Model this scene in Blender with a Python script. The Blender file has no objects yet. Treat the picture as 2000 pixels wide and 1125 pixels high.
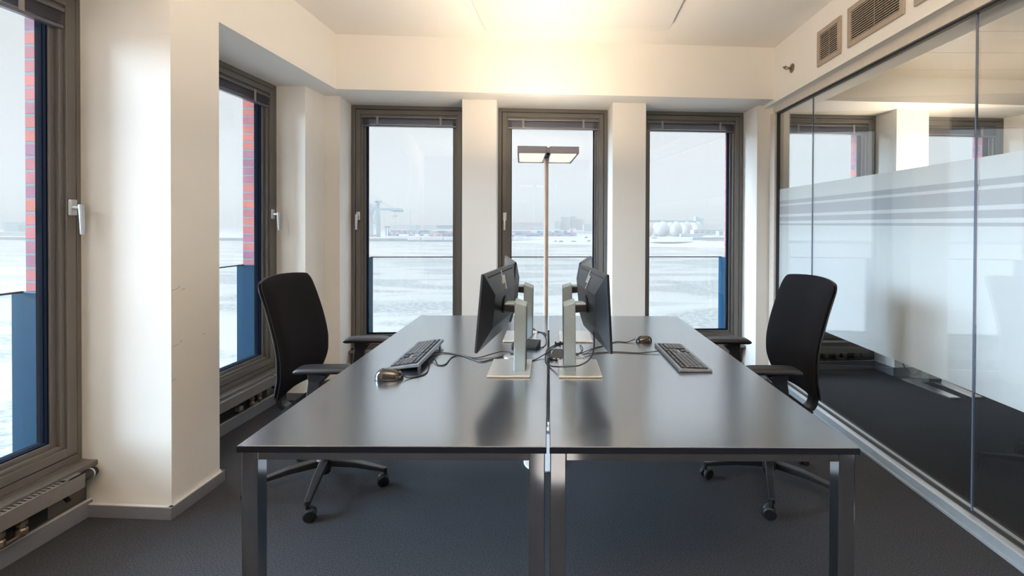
import bpy, bmesh, math, random
from mathutils import Vector, Matrix
random.seed(7)
C = bpy.context.scene.collection
S = bpy.context.scene
PI = math.pi

# ------------------------------------------------------------------ camera
FPX, PPX, PPY, PITCH, ROLL, CAMZ = 889.0, 1072.0, 445.0, 0.0081, 0.0037, 1.31
cd = bpy.data.cameras.new('camera'); cam = bpy.data.objects.new('camera', cd); C.objects.link(cam)
cd.sensor_width = 36.0; cd.lens = FPX / 2000 * 36.0
cd.shift_x = (1000 - PPX) / 2000; cd.shift_y = -(562.5 - PPY) / 2000
cd.clip_start = 0.05; cd.clip_end = 6000
CR = Matrix.Rotation(PI / 2 - PITCH, 3, 'X') @ Matrix.Rotation(ROLL, 3, 'Z')
cam.matrix_world = Matrix.Translation((0, 0, CAMZ)) @ CR.to_4x4()
S.camera = cam

# ------------------------------------------------------------------ world, sun, exposure
W = bpy.data.worlds.new('overcast_sky'); S.world = W; W.use_nodes = True
nt = W.node_tree; nt.nodes.clear()
wo = nt.nodes.new('ShaderNodeOutputWorld'); bg = nt.nodes.new('ShaderNodeBackground')
tc = nt.nodes.new('ShaderNodeTexCoord'); no = nt.nodes.new('ShaderNodeTexNoise'); cr = nt.nodes.new('ShaderNodeValToRGB')
no.inputs['Scale'].default_value = 1.3; no.inputs['Detail'].default_value = 3
cr.color_ramp.elements[0].position = .3; cr.color_ramp.elements[0].color = (.83, .885, .905, 1)
cr.color_ramp.elements[1].position = .75; cr.color_ramp.elements[1].color = (.90, .93, .935, 1)
nt.links.new(tc.outputs['Generated'], no.inputs['Vector']); nt.links.new(no.outputs['Fac'], cr.inputs['Fac'])
nt.links.new(cr.outputs['Color'], bg.inputs['Color']); nt.links.new(bg.outputs['Background'], wo.inputs['Surface'])
# an overcast sky grows brighter from the horizon to the zenith
sx = nt.nodes.new('ShaderNodeSeparateXYZ'); el = nt.nodes.new('ShaderNodeMapRange'); el.interpolation_type = 'SMOOTHSTEP'
el.inputs['From Min'].default_value = .26; el.inputs['From Max'].default_value = .75; el.inputs['To Min'].default_value = .41; el.inputs['To Max'].default_value = 2.6
nt.links.new(tc.outputs['Generated'], sx.inputs[0]); nt.links.new(sx.outputs[2], el.inputs['Value']); nt.links.new(el.outputs['Result'], bg.inputs['Strength'])

sd = bpy.data.lights.new('cloud_bright_sun', 'SUN'); sun = bpy.data.objects.new('cloud_bright_sun', sd); C.objects.link(sun)
sd.energy = 19.5; sd.angle = math.radians(58); sd.color = (.66, .84, 1.0)
sun.rotation_euler = Vector((1.0, -.01, -.17)).to_track_quat('-Z', 'Y').to_euler()

S.view_settings.view_transform = 'Standard'; S.view_settings.look = 'None'
S.view_settings.exposure = 0.98; S.view_settings.gamma = 1.0; S.view_settings.use_curve_mapping = False
S.cycles.use_denoising = True
S.cycles.max_bounces = 10; S.cycles.diffuse_bounces = 5; S.cycles.glossy_bounces = 4
S.cycles.transmission_bounces = 6; S.cycles.transparent_max_bounces = 24; S.cycles.volume_bounces = 2
S.cycles.sample_clamp_indirect = 6.0
S.cycles.use_adaptive_sampling = True; S.cycles.adaptive_threshold = 0.015
S.cycles.caustics_reflective = False; S.cycles.caustics_refractive = False

# ------------------------------------------------------------------ materials
def _base(name):
    m = bpy.data.materials.new(name); m.use_nodes = True
    t = m.node_tree; b = t.nodes['Principled BSDF']; return m, t, b
def mat(name, col, rough=.5, metal=0.0, vary=.04, scale=30, bump=0.0, bscale=200, spec=.5, coat=0.0, stretch=None, ior=None):
    m, t, b = _base(name)
    b.inputs['Roughness'].default_value = rough; b.inputs['Metallic'].default_value = metal
    b.inputs['Specular IOR Level'].default_value = spec; b.inputs['Coat Weight'].default_value = coat
    if ior: b.inputs['IOR'].default_value = ior
    tc = t.nodes.new('ShaderNodeTexCoord'); mp = t.nodes.new('ShaderNodeMapping'); n = t.nodes.new('ShaderNodeTexNoise')
    if stretch: mp.inputs['Scale'].default_value = stretch
    n.inputs['Scale'].default_value = scale; n.inputs['Detail'].default_value = 3
    t.links.new(tc.outputs['Object'], mp.inputs['Vector']); t.links.new(mp.outputs['Vector'], n.inputs['Vector'])
    r = t.nodes.new('ShaderNodeValToRGB')
    r.color_ramp.elements[0].position = .3; r.color_ramp.elements[1].position = .7
    r.color_ramp.elements[0].color = tuple(max(0, c * (1 - vary)) for c in col) + (1,)
    r.color_ramp.elements[1].color = tuple(min(1, c * (1 + vary)) for c in col) + (1,)
    t.links.new(n.outputs['Fac'], r.inputs['Fac']); t.links.new(r.outputs['Color'], b.inputs['Base Color'])
    if bump:
        n2 = t.nodes.new('ShaderNodeTexNoise'); n2.inputs['Scale'].default_value = bscale; n2.inputs['Detail'].default_value = 2
        bp = t.nodes.new('ShaderNodeBump'); bp.inputs['Strength'].default_value = bump; bp.inputs['Distance'].default_value = .004
        t.links.new(mp.outputs['Vector'], n2.inputs['Vector'])
        t.links.new(n2.outputs['Fac'], bp.inputs['Height']); t.links.new(bp.outputs['Normal'], b.inputs['Normal'])
    return m

def glass_mat(name, tint, refl0=.04, extra=1.0):
    """thin clear pane: transparent with an angle dependent mirror reflection"""
    m = bpy.data.materials.new(name); m.use_nodes = True; t = m.node_tree; t.nodes.clear()
    o = t.nodes.new('ShaderNodeOutputMaterial'); mx = t.nodes.new('ShaderNodeMixShader')
    tr = t.nodes.new('ShaderNodeBsdfTransparent'); gl = t.nodes.new('ShaderNodeBsdfGlossy')
    tr.inputs['Color'].default_value = tint + (1,); gl.inputs['Roughness'].default_value = 0.0
    gl.inputs['Color'].default_value = (1, 1, 1, 1)
    lw = t.nodes.new('ShaderNodeLayerWeight'); lw.inputs['Blend'].default_value = .5
    p = t.nodes.new('ShaderNodeMath'); p.operation = 'POWER'; p.inputs[1].default_value = 5.0
    a = t.nodes.new('ShaderNodeMath'); a.operation = 'MULTIPLY_ADD'; a.inputs[1].default_value = (1 - refl0) * extra; a.inputs[2].default_value = refl0
    t.links.new(lw.outputs['Facing'], p.inputs[0]); t.links.new(p.outputs[0], a.inputs[0])
    t.links.new(a.outputs[0], mx.inputs['Fac']); t.links.new(tr.outputs[0], mx.inputs[1]); t.links.new(gl.outputs[0], mx.inputs[2])
    t.links.new(mx.outputs[0], o.inputs['Surface']); return m

def film_mat(name, col, clear, transl=.5):
    m = bpy.data.materials.new(name); m.use_nodes = True; t = m.node_tree; t.nodes.clear()
    o = t.nodes.new('ShaderNodeOutputMaterial')
    d = t.nodes.new('ShaderNodeBsdfDiffuse'); l = t.nodes.new('ShaderNodeBsdfTranslucent'); tr = t.nodes.new('ShaderNodeBsdfTransparent')
    n = t.nodes.new('ShaderNodeTexNoise'); n.inputs['Scale'].default_value = 400
    r = t.nodes.new('ShaderNodeValToRGB'); r.color_ramp.elements[0].color = tuple(c * .97 for c in col) + (1,); r.color_ramp.elements[1].color = col + (1,)
    t.links.new(n.outputs['Fac'], r.inputs['Fac'])
    t.links.new(r.outputs['Color'], d.inputs['Color']); t.links.new(r.outputs['Color'], l.inputs['Color'])
    m1 = t.nodes.new('ShaderNodeMixShader'); m1.inputs['Fac'].default_value = transl
    m2 = t.nodes.new('ShaderNodeMixShader'); m2.inputs['Fac'].default_value = clear
    t.links.new(d.outputs[0], m1.inputs[1]); t.links.new(l.outputs[0], m1.inputs[2])
    t.links.new(m1.outputs[0], m2.inputs[1]); t.links.new(tr.outputs[0], m2.inputs[2]); t.links.new(m2.outputs[0], o.inputs['Surface'])
    return m

def brick_mat():
    m, t, b = _base('red_violet_clinker_brick'); b.inputs['Roughness'].default_value = .8
    tc = t.nodes.new('ShaderNodeTexCoord'); sx = t.nodes.new('ShaderNodeSeparateXYZ'); ad = t.nodes.new('ShaderNodeMath'); cb = t.nodes.new('ShaderNodeCombineXYZ')
    t.links.new(tc.outputs['Object'], sx.inputs[0]); t.links.new(sx.outputs[0], ad.inputs[0]); t.links.new(sx.outputs[1], ad.inputs[1])
    t.links.new(ad.outputs[0], cb.inputs[0]); t.links.new(sx.outputs[2], cb.inputs[1])
    br = t.nodes.new('ShaderNodeTexBrick'); br.inputs['Scale'].default_value = 1.0
    br.inputs['Brick Width'].default_value = .24; br.inputs['Row Height'].default_value = .0615
    br.inputs['Mortar Size'].default_value = .0065; br.inputs['Mortar Smooth'].default_value = .15; br.inputs['Bias'].default_value = -.15
    br.inputs['Color1'].default_value = (.46, .13, .10, 1); br.inputs['Color2'].default_value = (.24, .11, .19, 1); br.inputs['Mortar'].default_value = (.20, .225, .25, 1)
    n = t.nodes.new('ShaderNodeTexNoise'); n.inputs['Scale'].default_value = 9; n.inputs['Detail'].default_value = 4
    mx = t.nodes.new('ShaderNodeMixRGB'); mx.blend_type = 'OVERLAY'; mx.inputs['Fac'].default_value = .35
    t.links.new(cb.outputs[0], br.inputs['Vector']); t.links.new(tc.outputs['Object'], n.inputs['Vector'])
    t.links.new(br.outputs['Color'], mx.inputs[1]); t.links.new(n.outputs['Fac'], mx.inputs[2]); t.links.new(mx.outputs[0], b.inputs['Base Color'])
    bp = t.nodes.new('ShaderNodeBump'); bp.inputs['Strength'].default_value = .8; bp.inputs['Distance'].default_value = .01; bp.invert = True
    t.links.new(br.outputs['Fac'], bp.inputs['Height']); t.links.new(bp.outputs['Normal'], b.inputs['Normal']); return m

def carpet_mat():
    m, t, b = _base('charcoal_carpet'); b.inputs['Roughness'].default_value = 1.0; b.inputs['Specular IOR Level'].default_value = .1
    b.inputs['Sheen Weight'].default_value = .03
    tc = t.nodes.new('ShaderNodeTexCoord'); n = t.nodes.new('ShaderNodeTexNoise'); n.inputs['Scale'].default_value = 230; n.inputs['Detail'].default_value = 4; n.inputs['Roughness'].default_value = .85
    r = t.nodes.new('ShaderNodeValToRGB'); r.color_ramp.elements[0].position = .40; r.color_ramp.elements[0].color = (.012, .013, .016, 1)
    r.color_ramp.elements[1].position = .62; r.color_ramp.elements[1].color = (.062, .066, .079, 1)
    bp = t.nodes.new('ShaderNodeBump'); bp.inputs['Strength'].default_value = .35; bp.inputs['Distance'].default_value = .003
    t.links.new(tc.outputs['Object'], n.inputs['Vector']); t.links.new(n.outputs['Fac'], r.inputs['Fac']); t.links.new(r.outputs['Color'], b.inputs['Base Color'])
    t.links.new(n.outputs['Fac'], bp.inputs['Height']); t.links.new(bp.outputs['Normal'], b.inputs['Normal']); return m

def perforated_mat():
    m, t, b = _base('perforated_metal_ceiling'); b.inputs['Roughness'].default_value = .32; b.inputs['Metallic'].default_value = .55
    tc = t.nodes.new('ShaderNodeTexCoord'); mp = t.nodes.new('ShaderNodeMapping'); mp.inputs['Scale'].default_value = (90, 90, 90)
    v = t.nodes.new('ShaderNodeTexVoronoi'); v.inputs['Scale'].default_value = 1.0; v.inputs['Randomness'].default_value = 0.0
    r = t.nodes.new('ShaderNodeValToRGB'); r.color_ramp.elements[0].position = .22; r.color_ramp.elements[0].color = (.05, .046, .042, 1)
    r.color_ramp.elements[1].position = .32; r.color_ramp.elements[1].color = (.36, .335, .295, 1)
    t.links.new(tc.outputs['Object'], mp.inputs[0]); t.links.new(mp.outputs[0], v.inputs['Vector']); t.links.new(v.outputs['Distance'], r.inputs['Fac']); t.links.new(r.outputs['Color'], b.inputs['Base Color'])
    return m

def river_mat():
    m, t, b = _base('ice_covered_river'); b.inputs['Roughness'].default_value = .6
    tc = t.nodes.new('ShaderNodeTexCoord'); mp = t.nodes.new('ShaderNodeMapping'); mp.inputs['Scale'].default_value = (.018, .05, 1)
    big = t.nodes.new('ShaderNodeTexNoise'); big.inputs['Scale'].default_value = 1.6; big.inputs['Detail'].default_value = 6; big.inputs['Distortion'].default_value = .6
    fine = t.nodes.new('ShaderNodeTexNoise'); fine.inputs['Scale'].default_value = 1.1; fine.inputs['Detail'].default_value = 8; fine.inputs['Roughness'].default_value = .75
    mp2 = t.nodes.new('ShaderNodeMapping'); mp2.inputs['Scale'].default_value = (1.0, 1.35, 1)
    r1 = t.nodes.new('ShaderNodeValToRGB'); r1.color_ramp.elements[0].position = .47; r1.color_ramp.elements[1].position = .55
    r1.color_ramp.elements[0].color = (1, 1, 1, 1); r1.color_ramp.elements[1].color = (0, 0, 0, 1)
    r2 = t.nodes.new('ShaderNodeValToRGB'); r2.color_ramp.elements[0].position = .38; r2.color_ramp.elements[0].color = (.075, .09, .10, 1)
    r2.color_ramp.elements[1].position = .66; r2.color_ramp.elements[1].color = (.27, .265, .258, 1)
    mx = t.nodes.new('ShaderNodeMixRGB'); mx.inputs[1].default_value = (.225, .225, .222, 1)
    t.links.new(tc.outputs['Object'], mp.inputs[0]); t.links.new(mp.outputs[0], big.inputs['Vector']); t.links.new(big.outputs['Fac'], r1.inputs['Fac'])
    t.links.new(tc.outputs['Object'], mp2.inputs[0]); t.links.new(mp2.outputs[0], fine.inputs['Vector']); t.links.new(fine.outputs['Fac'], r2.inputs['Fac'])
    t.links.new(r1.outputs['Color'], mx.inputs['Fac']); t.links.new(r2.outputs['Color'], mx.inputs[2]); t.links.new(mx.outputs[0], b.inputs['Base Color'])
    return m

def emit_mat(name, col, strength):
    m, t, b = _base(name); b.inputs['Base Color'].default_value = (.8, .8, .8, 1)
    n = t.nodes.new('ShaderNodeTexNoise'); n.inputs['Scale'].default_value = 12
    r = t.nodes.new('ShaderNodeValToRGB'); r.color_ramp.elements[0].color = tuple(c * .93 for c in col) + (1,); r.color_ramp.elements[1].color = col + (1,)
    tc = t.nodes.new('ShaderNodeTexCoord'); t.links.new(tc.outputs['Object'], n.inputs['Vector']); t.links.new(n.outputs['Fac'], r.inputs['Fac'])
    t.links.new(r.outputs['Color'], b.inputs['Emission Color']); b.inputs['Emission Strength'].default_value = strength; return m

M = dict(
    plaster=mat('painted_plaster', (.80, .785, .755), .75, vary=.012, scale=4, bump=.12, bscale=140, spec=.25),
    ceiling=mat('ceiling_paint', (.84, .82, .79), .8, vary=.01, scale=3, spec=.2),
    frame=mat('taupe_powder_coat', (.118, .114, .108), .42, .15, vary=.015, scale=6),
    gasket=mat('black_gasket', (.012, .012, .014), .6), seal=mat('dark_navy_outer_seal', (.0035, .006, .014), .95, spec=.03),
    chrome=mat('chrome', (.40, .39, .385), .10, 1.0, vary=.03),
    alu=mat('satin_aluminium', (.60, .62, .64), .34, 1.0, vary=.04, stretch=(1, 1, 12)),
    silver=mat('silver_plastic_paint', (.29, .37, .43), .45, .25, vary=.03),
    plate=mat('brushed_base_plate', (.66, .65, .63), .30, .85, vary=.03, stretch=(1, 14, 1)),
    lit_cap=mat('lit_board_top_colour', (.62, .62, .63), .45), basebd=mat('grey_baseboard_paint', (.17, .18, .215), .42, .1, vary=.03),  # first tone: light on the baseboard top, put into the colour
    rail=mat('light_metal_rail', (.46, .50, .54), .38, .6, vary=.03),
    desk=mat('black_laminate', (.017, .020, .027), .25, vary=.05, scale=60, bump=.03, bscale=900, spec=.5, ior=3.0, coat=1.0),
    deskedge=mat('black_edge_band', (.006, .007, .011), .6, spec=.1),
    fabric=mat('black_chair_fabric', (.0060, .0062, .0085), .95, vary=.25, scale=500, bump=.35, bscale=900, spec=.15),
    blackpl=mat('black_plastic', (.0075, .0078, .010), .42, vary=.1, scale=300, bump=.08, bscale=900),
    armpad=mat('soft_black_armrest', (.009, .009, .013), .48, vary=.06),
    monback=mat('dark_grey_monitor_back', (.006, .0065, .009), .36, vary=.05, bump=.05, bscale=900),
    logo=mat('silver_logo', (.62, .60, .58), .30, .8),
    screen=mat('dark_matt_screen', (.010, .010, .012), .25, vary=.02),
    kb=mat('silver_grey_keyboard', (.20, .23, .28), .32, .45),
    keys=mat('black_keycaps', (.045, .047, .055), .30),
    mouse=mat('glossy_black_mouse', (.020, .018, .018), .22, coat=.4),
    cable=mat('black_cable_sheath', (.010, .010, .012), .45),
    rad=mat('convector_grey_paint', (.17, .165, .16), .42, .2),
    brass=mat('brass_valve', (.26, .21, .16), .35, .8), white=mat('white_plastic', (.72, .72, .72), .4),
    panel=mat('white_ceiling_panel', (.70, .685, .665), .7, vary=.01),
    vent=mat('taupe_vent_grille', (.40, .33, .27), .5, .1), dark=mat('dark_void', (.006, .006, .006), .9),
    blue=mat('blue_enamel_post', (.003, .045, .100), .5, 0, spec=.1), blind=mat('grey_blind_slats', (.15, .15, .18), .28, .6), tape=mat('grey_ladder_tape', (.24, .23, .23), .6),
    lampgrey=mat('lamp_head_grey', (.15, .155, .20), .45, .2), lamppole=mat('lamp_pole_silver', (.42, .34, .29), .5, 0),
    lampwhite=mat('white_lamp_base', (.75, .77, .82), .35),
    glowpane=emit_mat('lit_lamp_diffuser', (1.0, .84, .66), .50), uplight=emit_mat('lit_uplight_pane', (1.0, .78, .50), 6.0),
    brick=brick_mat(), carpet=carpet_mat(), perf=perforated_mat(), river=river_mat(),
    wglass=glass_mat('window_pane_glass', (.975, .98, .98), .02, .6), pglass=glass_mat('partition_glass', (.945, .965, .97), .10, .9),
    bglass=glass_mat('balustrade_glass', (.95, .965, .97), .02, .5),
    film=film_mat('frosted_film', (.95, .955, .965), .02, .20), stripe=film_mat('thin_frosted_stripe', (.66, .67, .71), .05, .20),
    seam=mat('dark_blue_silicone', (.10, .13, .20), .3),
    snow=mat('snow', (.27, .275, .28), .9, vary=.05, scale=.05),
    quay=mat('quay_concrete', (.16, .22, .27), .9, vary=.2, scale=.2), quaylight=mat('light_quay_concrete', (.52, .56, .60), .9, vary=.1, scale=.2),
    steel=mat('blue_grey_crane_steel', (.20, .32, .38), .7, vary=.1, scale=.3), paleblue=mat('pale_industrial_cladding', (.27, .35, .40), .8, vary=.1, scale=.1),
    egg=mat('pale_digester_cladding', (.33, .35, .365), .45, vary=.03, scale=.2),
    cred=mat('red_container', (.34, .19, .24), .7), cblue=mat('blue_container', (.05, .17, .32), .7), cgreen=mat('green_container', (.16, .28, .28), .7),
    cgrey=mat('grey_container', (.40, .42, .46), .7), cviolet=mat('mauve_container', (.36, .20, .34), .7), whitewall=mat('white_building', (.36, .37, .38), .8),
    darkland=mat('dark_scrub', (.10, .12, .12), 1.0),
)

_d = M['desk'].node_tree.nodes['Principled BSDF']; _d.inputs['Coat IOR'].default_value = 3.2; _d.inputs['Coat Roughness'].default_value = .21; _d.inputs['Coat Tint'].default_value = (.86, .93, 1, 1); _d.inputs['Specular Tint'].default_value = (.84, .92, 1, 1)

# ------------------------------------------------------------------ mesh helpers
class MB:
    def __init__(s): s.b = bmesh.new()
    def box(s, x0, x1, y0, y1, z0, z1, mtx=None):
        vs = [s.b.verts.new(mtx @ Vector(p) if mtx else Vector(p)) for p in
              [(x0, y0, z0), (x1, y0, z0), (x1, y1, z0), (x0, y1, z0), (x0, y0, z1), (x1, y0, z1), (x1, y1, z1), (x0, y1, z1)]]
        for f in ((0, 3, 2, 1), (4, 5, 6, 7), (0, 1, 5, 4), (1, 2, 6, 5), (2, 3, 7, 6), (3, 0, 4, 7)): s.b.faces.new([vs[i] for i in f])
        return s
    def prism(s, poly, z0, z1, mtx=None):
        a = sum(poly[i][0] * poly[(i + 1) % len(poly)][1] - poly[(i + 1) % len(poly)][0] * poly[i][1] for i in range(len(poly)))
        if a < 0: poly = poly[::-1]
        T = (lambda p: mtx @ Vector(p)) if mtx else Vector
        lo = [s.b.verts.new(T((p[0], p[1], z0))) for p in poly]; hi = [s.b.verts.new(T((p[0], p[1], z1))) for p in poly]
        s.b.faces.new(lo[::-1]); s.b.faces.new(hi); n = len(poly)
        for i in range(n): s.b.faces.new([lo[i], lo[(i + 1) % n], hi[(i + 1) % n], hi[i]])
        return s
    def tube(s, pts, r, seg=10, cap=True):
        pts = [Vector(p) for p in pts]; n = len(pts); R = r if isinstance(r, (list, tuple)) else [r] * n
        rings = []; up = None
        for i, p in enumerate(pts):
            d = (pts[min(i + 1, n - 1)] - pts[max(i - 1, 0)]).normalized()
            if up is None: up = Vector((0, 0, 1)) if abs(d.z) < .9 else Vector((1, 0, 0))
            a = d.cross(up).normalized(); b_ = a.cross(d).normalized(); up = b_
            rings.append([s.b.verts.new(p + (a * math.cos(t) + b_ * math.sin(t)) * R[i]) for t in [2 * PI * k / seg for k in range(seg)]])
        for i in range(n - 1):
            for k in range(seg): s.b.faces.new([rings[i][k], rings[i][(k + 1) % seg], rings[i + 1][(k + 1) % seg], rings[i + 1][k]])
        if cap: s.b.faces.new(rings[0][::-1]); s.b.faces.new(rings[-1])
        return s
    def bar(s, pts, w, h, side=(0, 1, 0)):
        """rectangular section swept along pts; w along 'side', h across"""
        pts = [Vector(p) for p in pts]; n = len(pts); sd_ = Vector(side).normalized(); rings = []
        Wd = w if isinstance(w, (list, tuple)) else [w] * n; Hd = h if isinstance(h, (list, tuple)) else [h] * n
        for i, p in enumerate(pts):
            d = (pts[min(i + 1, n - 1)] - pts[max(i - 1, 0)]).normalized(); nn = d.cross(sd_).normalized()
            rings.append([s.b.verts.new(p + sd_ * a * Wd[i] / 2 + nn * c * Hd[i] / 2) for a, c in ((-1, -1), (1, -1), (1, 1), (-1, 1))])
        for i in range(n - 1):
            for k in range(4): s.b.faces.new([rings[i][k], rings[i][(k + 1) % 4], rings[i + 1][(k + 1) % 4], rings[i + 1][k]])
        s.b.faces.new(rings[0][::-1]); s.b.faces.new(rings[-1]); return s
    def lathe(s, prof, ctr=(0, 0, 0), seg=24, mtx=None):
        c = Vector(ctr); T = (lambda p: mtx @ p) if mtx else (lambda p: p); rings = []
        for r, z in prof:
            if r < 1e-6: rings.append([s.b.verts.new(T(c + Vector((0, 0, z))))])
            else: rings.append([s.b.verts.new(T(c + Vector((r * math.cos(2 * PI * k / seg), r * math.sin(2 * PI * k / seg), z)))) for k in range(seg)])
        for a, b_ in zip(rings, rings[1:]):
            for k in range(seg):
                q = []
                for v in (a[k % len(a)], a[(k + 1) % len(a)], b_[(k + 1) % len(b_)], b_[k % len(b_)]):
                    if v not in q: q.append(v)
                if len(q) > 2: s.b.faces.new(q)
        if len(rings[0]) > 1: s.b.faces.new(rings[0][::-1])
        if len(rings[-1]) > 1: s.b.faces.new(rings[-1])
        return s
    def surf(s, f, nu, nv, th):
        """closed slab: f(u,v)->(front point, back point) on [-1,1]^2"""
        F = [[None] * (nv + 1) for _ in range(nu + 1)]; B = [[None] * (nv + 1) for _ in range(nu + 1)]
        for i in range(nu + 1):
            for j in range(nv + 1):
                a, b_ = f(-1 + 2 * i / nu, -1 + 2 * j / nv); F[i][j] = s.b.verts.new(a); B[i][j] = s.b.verts.new(b_)
        for i in range(nu):
            for j in range(nv):
                s.b.faces.new([F[i][j], F[i + 1][j], F[i + 1][j + 1], F[i][j + 1]]); s.b.faces.new([B[i][j + 1], B[i + 1][j + 1], B[i + 1][j], B[i][j]])
        per = [(i, 0) for i in range(nu)] + [(nu, j) for j in range(nv)] + [(i, nv) for i in range(nu, 0, -1)] + [(0, j) for j in range(nv, 0, -1)]
        for k in range(len(per)):
            a, b_ = per[k], per[(k + 1) % len(per)]
            s.b.faces.new([B[a[0]][a[1]], B[b_[0]][b_[1]], F[b_[0]][b_[1]], F[a[0]][a[1]]])
        return s
    def build(s, name, m, parent=None, bevel=0, smooth=False, sub=0, seg=2):
        bmesh.ops.recalc_face_normals(s.b, faces=s.b.faces)
        me = bpy.data.meshes.new(name); s.b.to_mesh(me); s.b.free(); me.materials.append(M[m] if isinstance(m, str) else m)
        if smooth:
            for p in me.polygons: p.use_smooth = True
        o = bpy.data.objects.new(name, me); C.objects.link(o); o.parent = parent
        if bevel:
            md = o.modifiers.new('bevel', 'BEVEL'); md.width = bevel; md.segments = seg; md.limit_method = 'ANGLE'; md.angle_limit = math.radians(40)
            md.harden_normals = False
            for p in me.polygons: p.use_smooth = False
        if sub:
            md = o.modifiers.new('sub', 'SUBSURF'); md.levels = sub; md.render_levels = sub
        return o
def tag(o, label=None, cat=None, group=None, kind=None):
    if label: o['label'] = label
    if cat: o['category'] = cat
    if group: o['group'] = group
    if kind: o['kind'] = kind
    return o
def empty(name, loc=(0, 0, 0), rz=0.0):
    o = bpy.data.objects.new(name, None); C.objects.link(o); o.location = loc; o.rotation_euler = (0, 0, rz); o.empty_display_size = .1; return o
def thing(name, label, cat, loc=(0, 0, 0), rz=0.0, group=None, kind=None):
    return tag(empty(name, loc, rz), label, cat, group, kind)
def copy_tree(o, parent=None):
    c = o.copy(); C.objects.link(c); c.parent = parent
    for ch in list(o.children): copy_tree(ch, c)
    return c
def struct(name, mb, m, label=None, cat=None, **k):
    return tag(mb.build(name, m, **k), label, cat, None, 'structure')
def smooth_path(pts, n=6):
    P = [Vector(p) for p in pts]; out = []
    for i in range(len(P) - 1):
        p0, p1, p2, p3 = P[max(i - 1, 0)], P[i], P[i + 1], P[min(i + 2, len(P) - 1)]
        for k in range(n):
            t = k / n; out.append(.5 * ((2 * p1) + (-p0 + p2) * t + (2 * p0 - 5 * p1 + 4 * p2 - p3) * t * t + (-p0 + 3 * p1 - 3 * p2 + p3) * t ** 3))
    out.append(P[-1]); return out

# ------------------------------------------------------------------ room lines (metres)
ZS, ZC = 2.322, 2.735                                  # soffit and ceiling heights
def L(s, d=0.0): return (-1.671 + .053 * (s - 2.012) - d, s + .053 * d)          # left wall: s along, d outwards
def B(x, d=0.0): return (x - .0675 * d, 3.755 + .0675 * x + d)                   # back wall: x along, d outwards
def G(y, d=0.0): return (1.8965 + .0259 * (y - 3.772) + d, y - .0259 * d)        # glass partition line
FD = .42; FB = .25                                     # window frame plane depth, left wall and back wall

# floor, ceilings
struct('floor', MB().box(-2.5, 5.7, -2.2, 4.6, -.12, 0), 'carpet', 'dark charcoal carpet floor of the office', 'floor')
struct('ceiling', MB().prism([L(-1.9, .2), L(3.75, .2), B(1.9, .1), (1.75, -1.9)], ZC, ZC + .12), 'ceiling', 'cream painted office ceiling', 'ceiling')

# left wall with its piers
struct('wall_left', MB().prism([L(-1.8), L(-.40), L(-.40, .47), L(-1.8, .47)], 0, ZS + .001)
       .prism([L(.66), L(.95), L(.95, .47), L(.66, .47)], 0, ZS + .001)
       .prism([L(2.012), L(2.287), L(2.287, .47), L(2.012, .47)], 0, ZS + .001)
       .prism([L(3.353, .42), L(3.353, .20), (-1.782, 3.619), (-1.665, 3.624), (-1.690, 3.893), (-1.75, 4.02), (-2.16, 4.02), L(3.6, .47), L(3.353, .47)], 0, ZS + .001)
       .prism([L(-1.8), (-1.607, 3.438), (-2.35, 3.39), L(-1.8, .6)], ZS, ZC + .05), 'plaster', 'cream left wall with deep window piers and lintel', 'wall')
sm_ = MB()
for y_, z_, a_, l_ in ((2.030, 1.012, 10, .035), (2.052, 1.020, -60, .012), (2.075, 1.008, 15, .020), (2.035, .760, 8, .030), (2.062, .772, 35, .015), (2.026, .610, 20, .022), (2.19, .775, -12, .018)):
    p_ = L(y_, -.0003); mm_ = Matrix.Translation((p_[0], p_[1], z_)) @ Matrix.Rotation(math.atan(-.053), 4, 'Z') @ Matrix.Rotation(math.radians(a_), 4, 'X')
    sm_.prism([(-.0003, -l_ / 2), (.0003, -l_ / 2), (.0003, l_ / 2), (-.0003, l_ / 2)], -.0016, .0016, mm_)
tag(sm_.build('scuff_marks', mat('grey_scuff', (.55, .52, .50), .8), bpy.data.objects['wall_left']), 'small grey scuffs on the pier corner')
# back wall piers and beam
BM = lambda x, d: (x, 3.549 + .069 * x + d)
struct('wall_back', MB().prism([B(-.708), B(-.430), (-.4447, 3.976), (-.44, 4.08), (-.745, 4.08), (-.728, 3.96)], 0, ZS + .001)
       .prism([B(.529), B(.808), (.795, 4.06), (.79, 4.17), (.515, 4.15), (.518, 4.039)], 0, ZS + .001)
       .prism([B(1.768), (1.93, 3.886), (2.054, 3.894), (2.052, 4.14), (2.04, 4.26), (1.755, 4.24), (1.757, 4.122)], 0, ZS + .001)
       .prism([B(3.017), B(3.312), (3.30, 4.22), (3.285, 4.32), (3.0, 4.30), (3.012, 4.21)], 0, ZS + .001)
       .prism([B(4.32), B(5.6), (5.6, 4.5), (4.275, 4.45), (4.275, 4.30)], 0, ZS + .001)
       .prism([(-1.607, 3.438), BM(5.6, 0), (5.6, 4.7), (-2.35, 4.25), (-2.35, 3.39)], ZS, ZC + .05), 'plaster', 'cream back wall with window piers under a deep beam', 'wall')
# wall behind camera and outer sides of the neighbour room (close the light in)
struct('wall_rear', MB().box(-2.1, 5.7, -1.9, -1.78, 0, ZC + .05), mat('dark_unseen_wall', (.10, .10, .105), .6), 'wall behind the photographer', 'wall')  # unseen wall, dark colour chosen to cut reflections and warm fill
struct('wall_neighbour', MB().box(5.55, 5.7, -1.9, 4.6, 0, ZC + .05), 'plaster', 'far side wall of the neighbouring room', 'wall')
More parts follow.
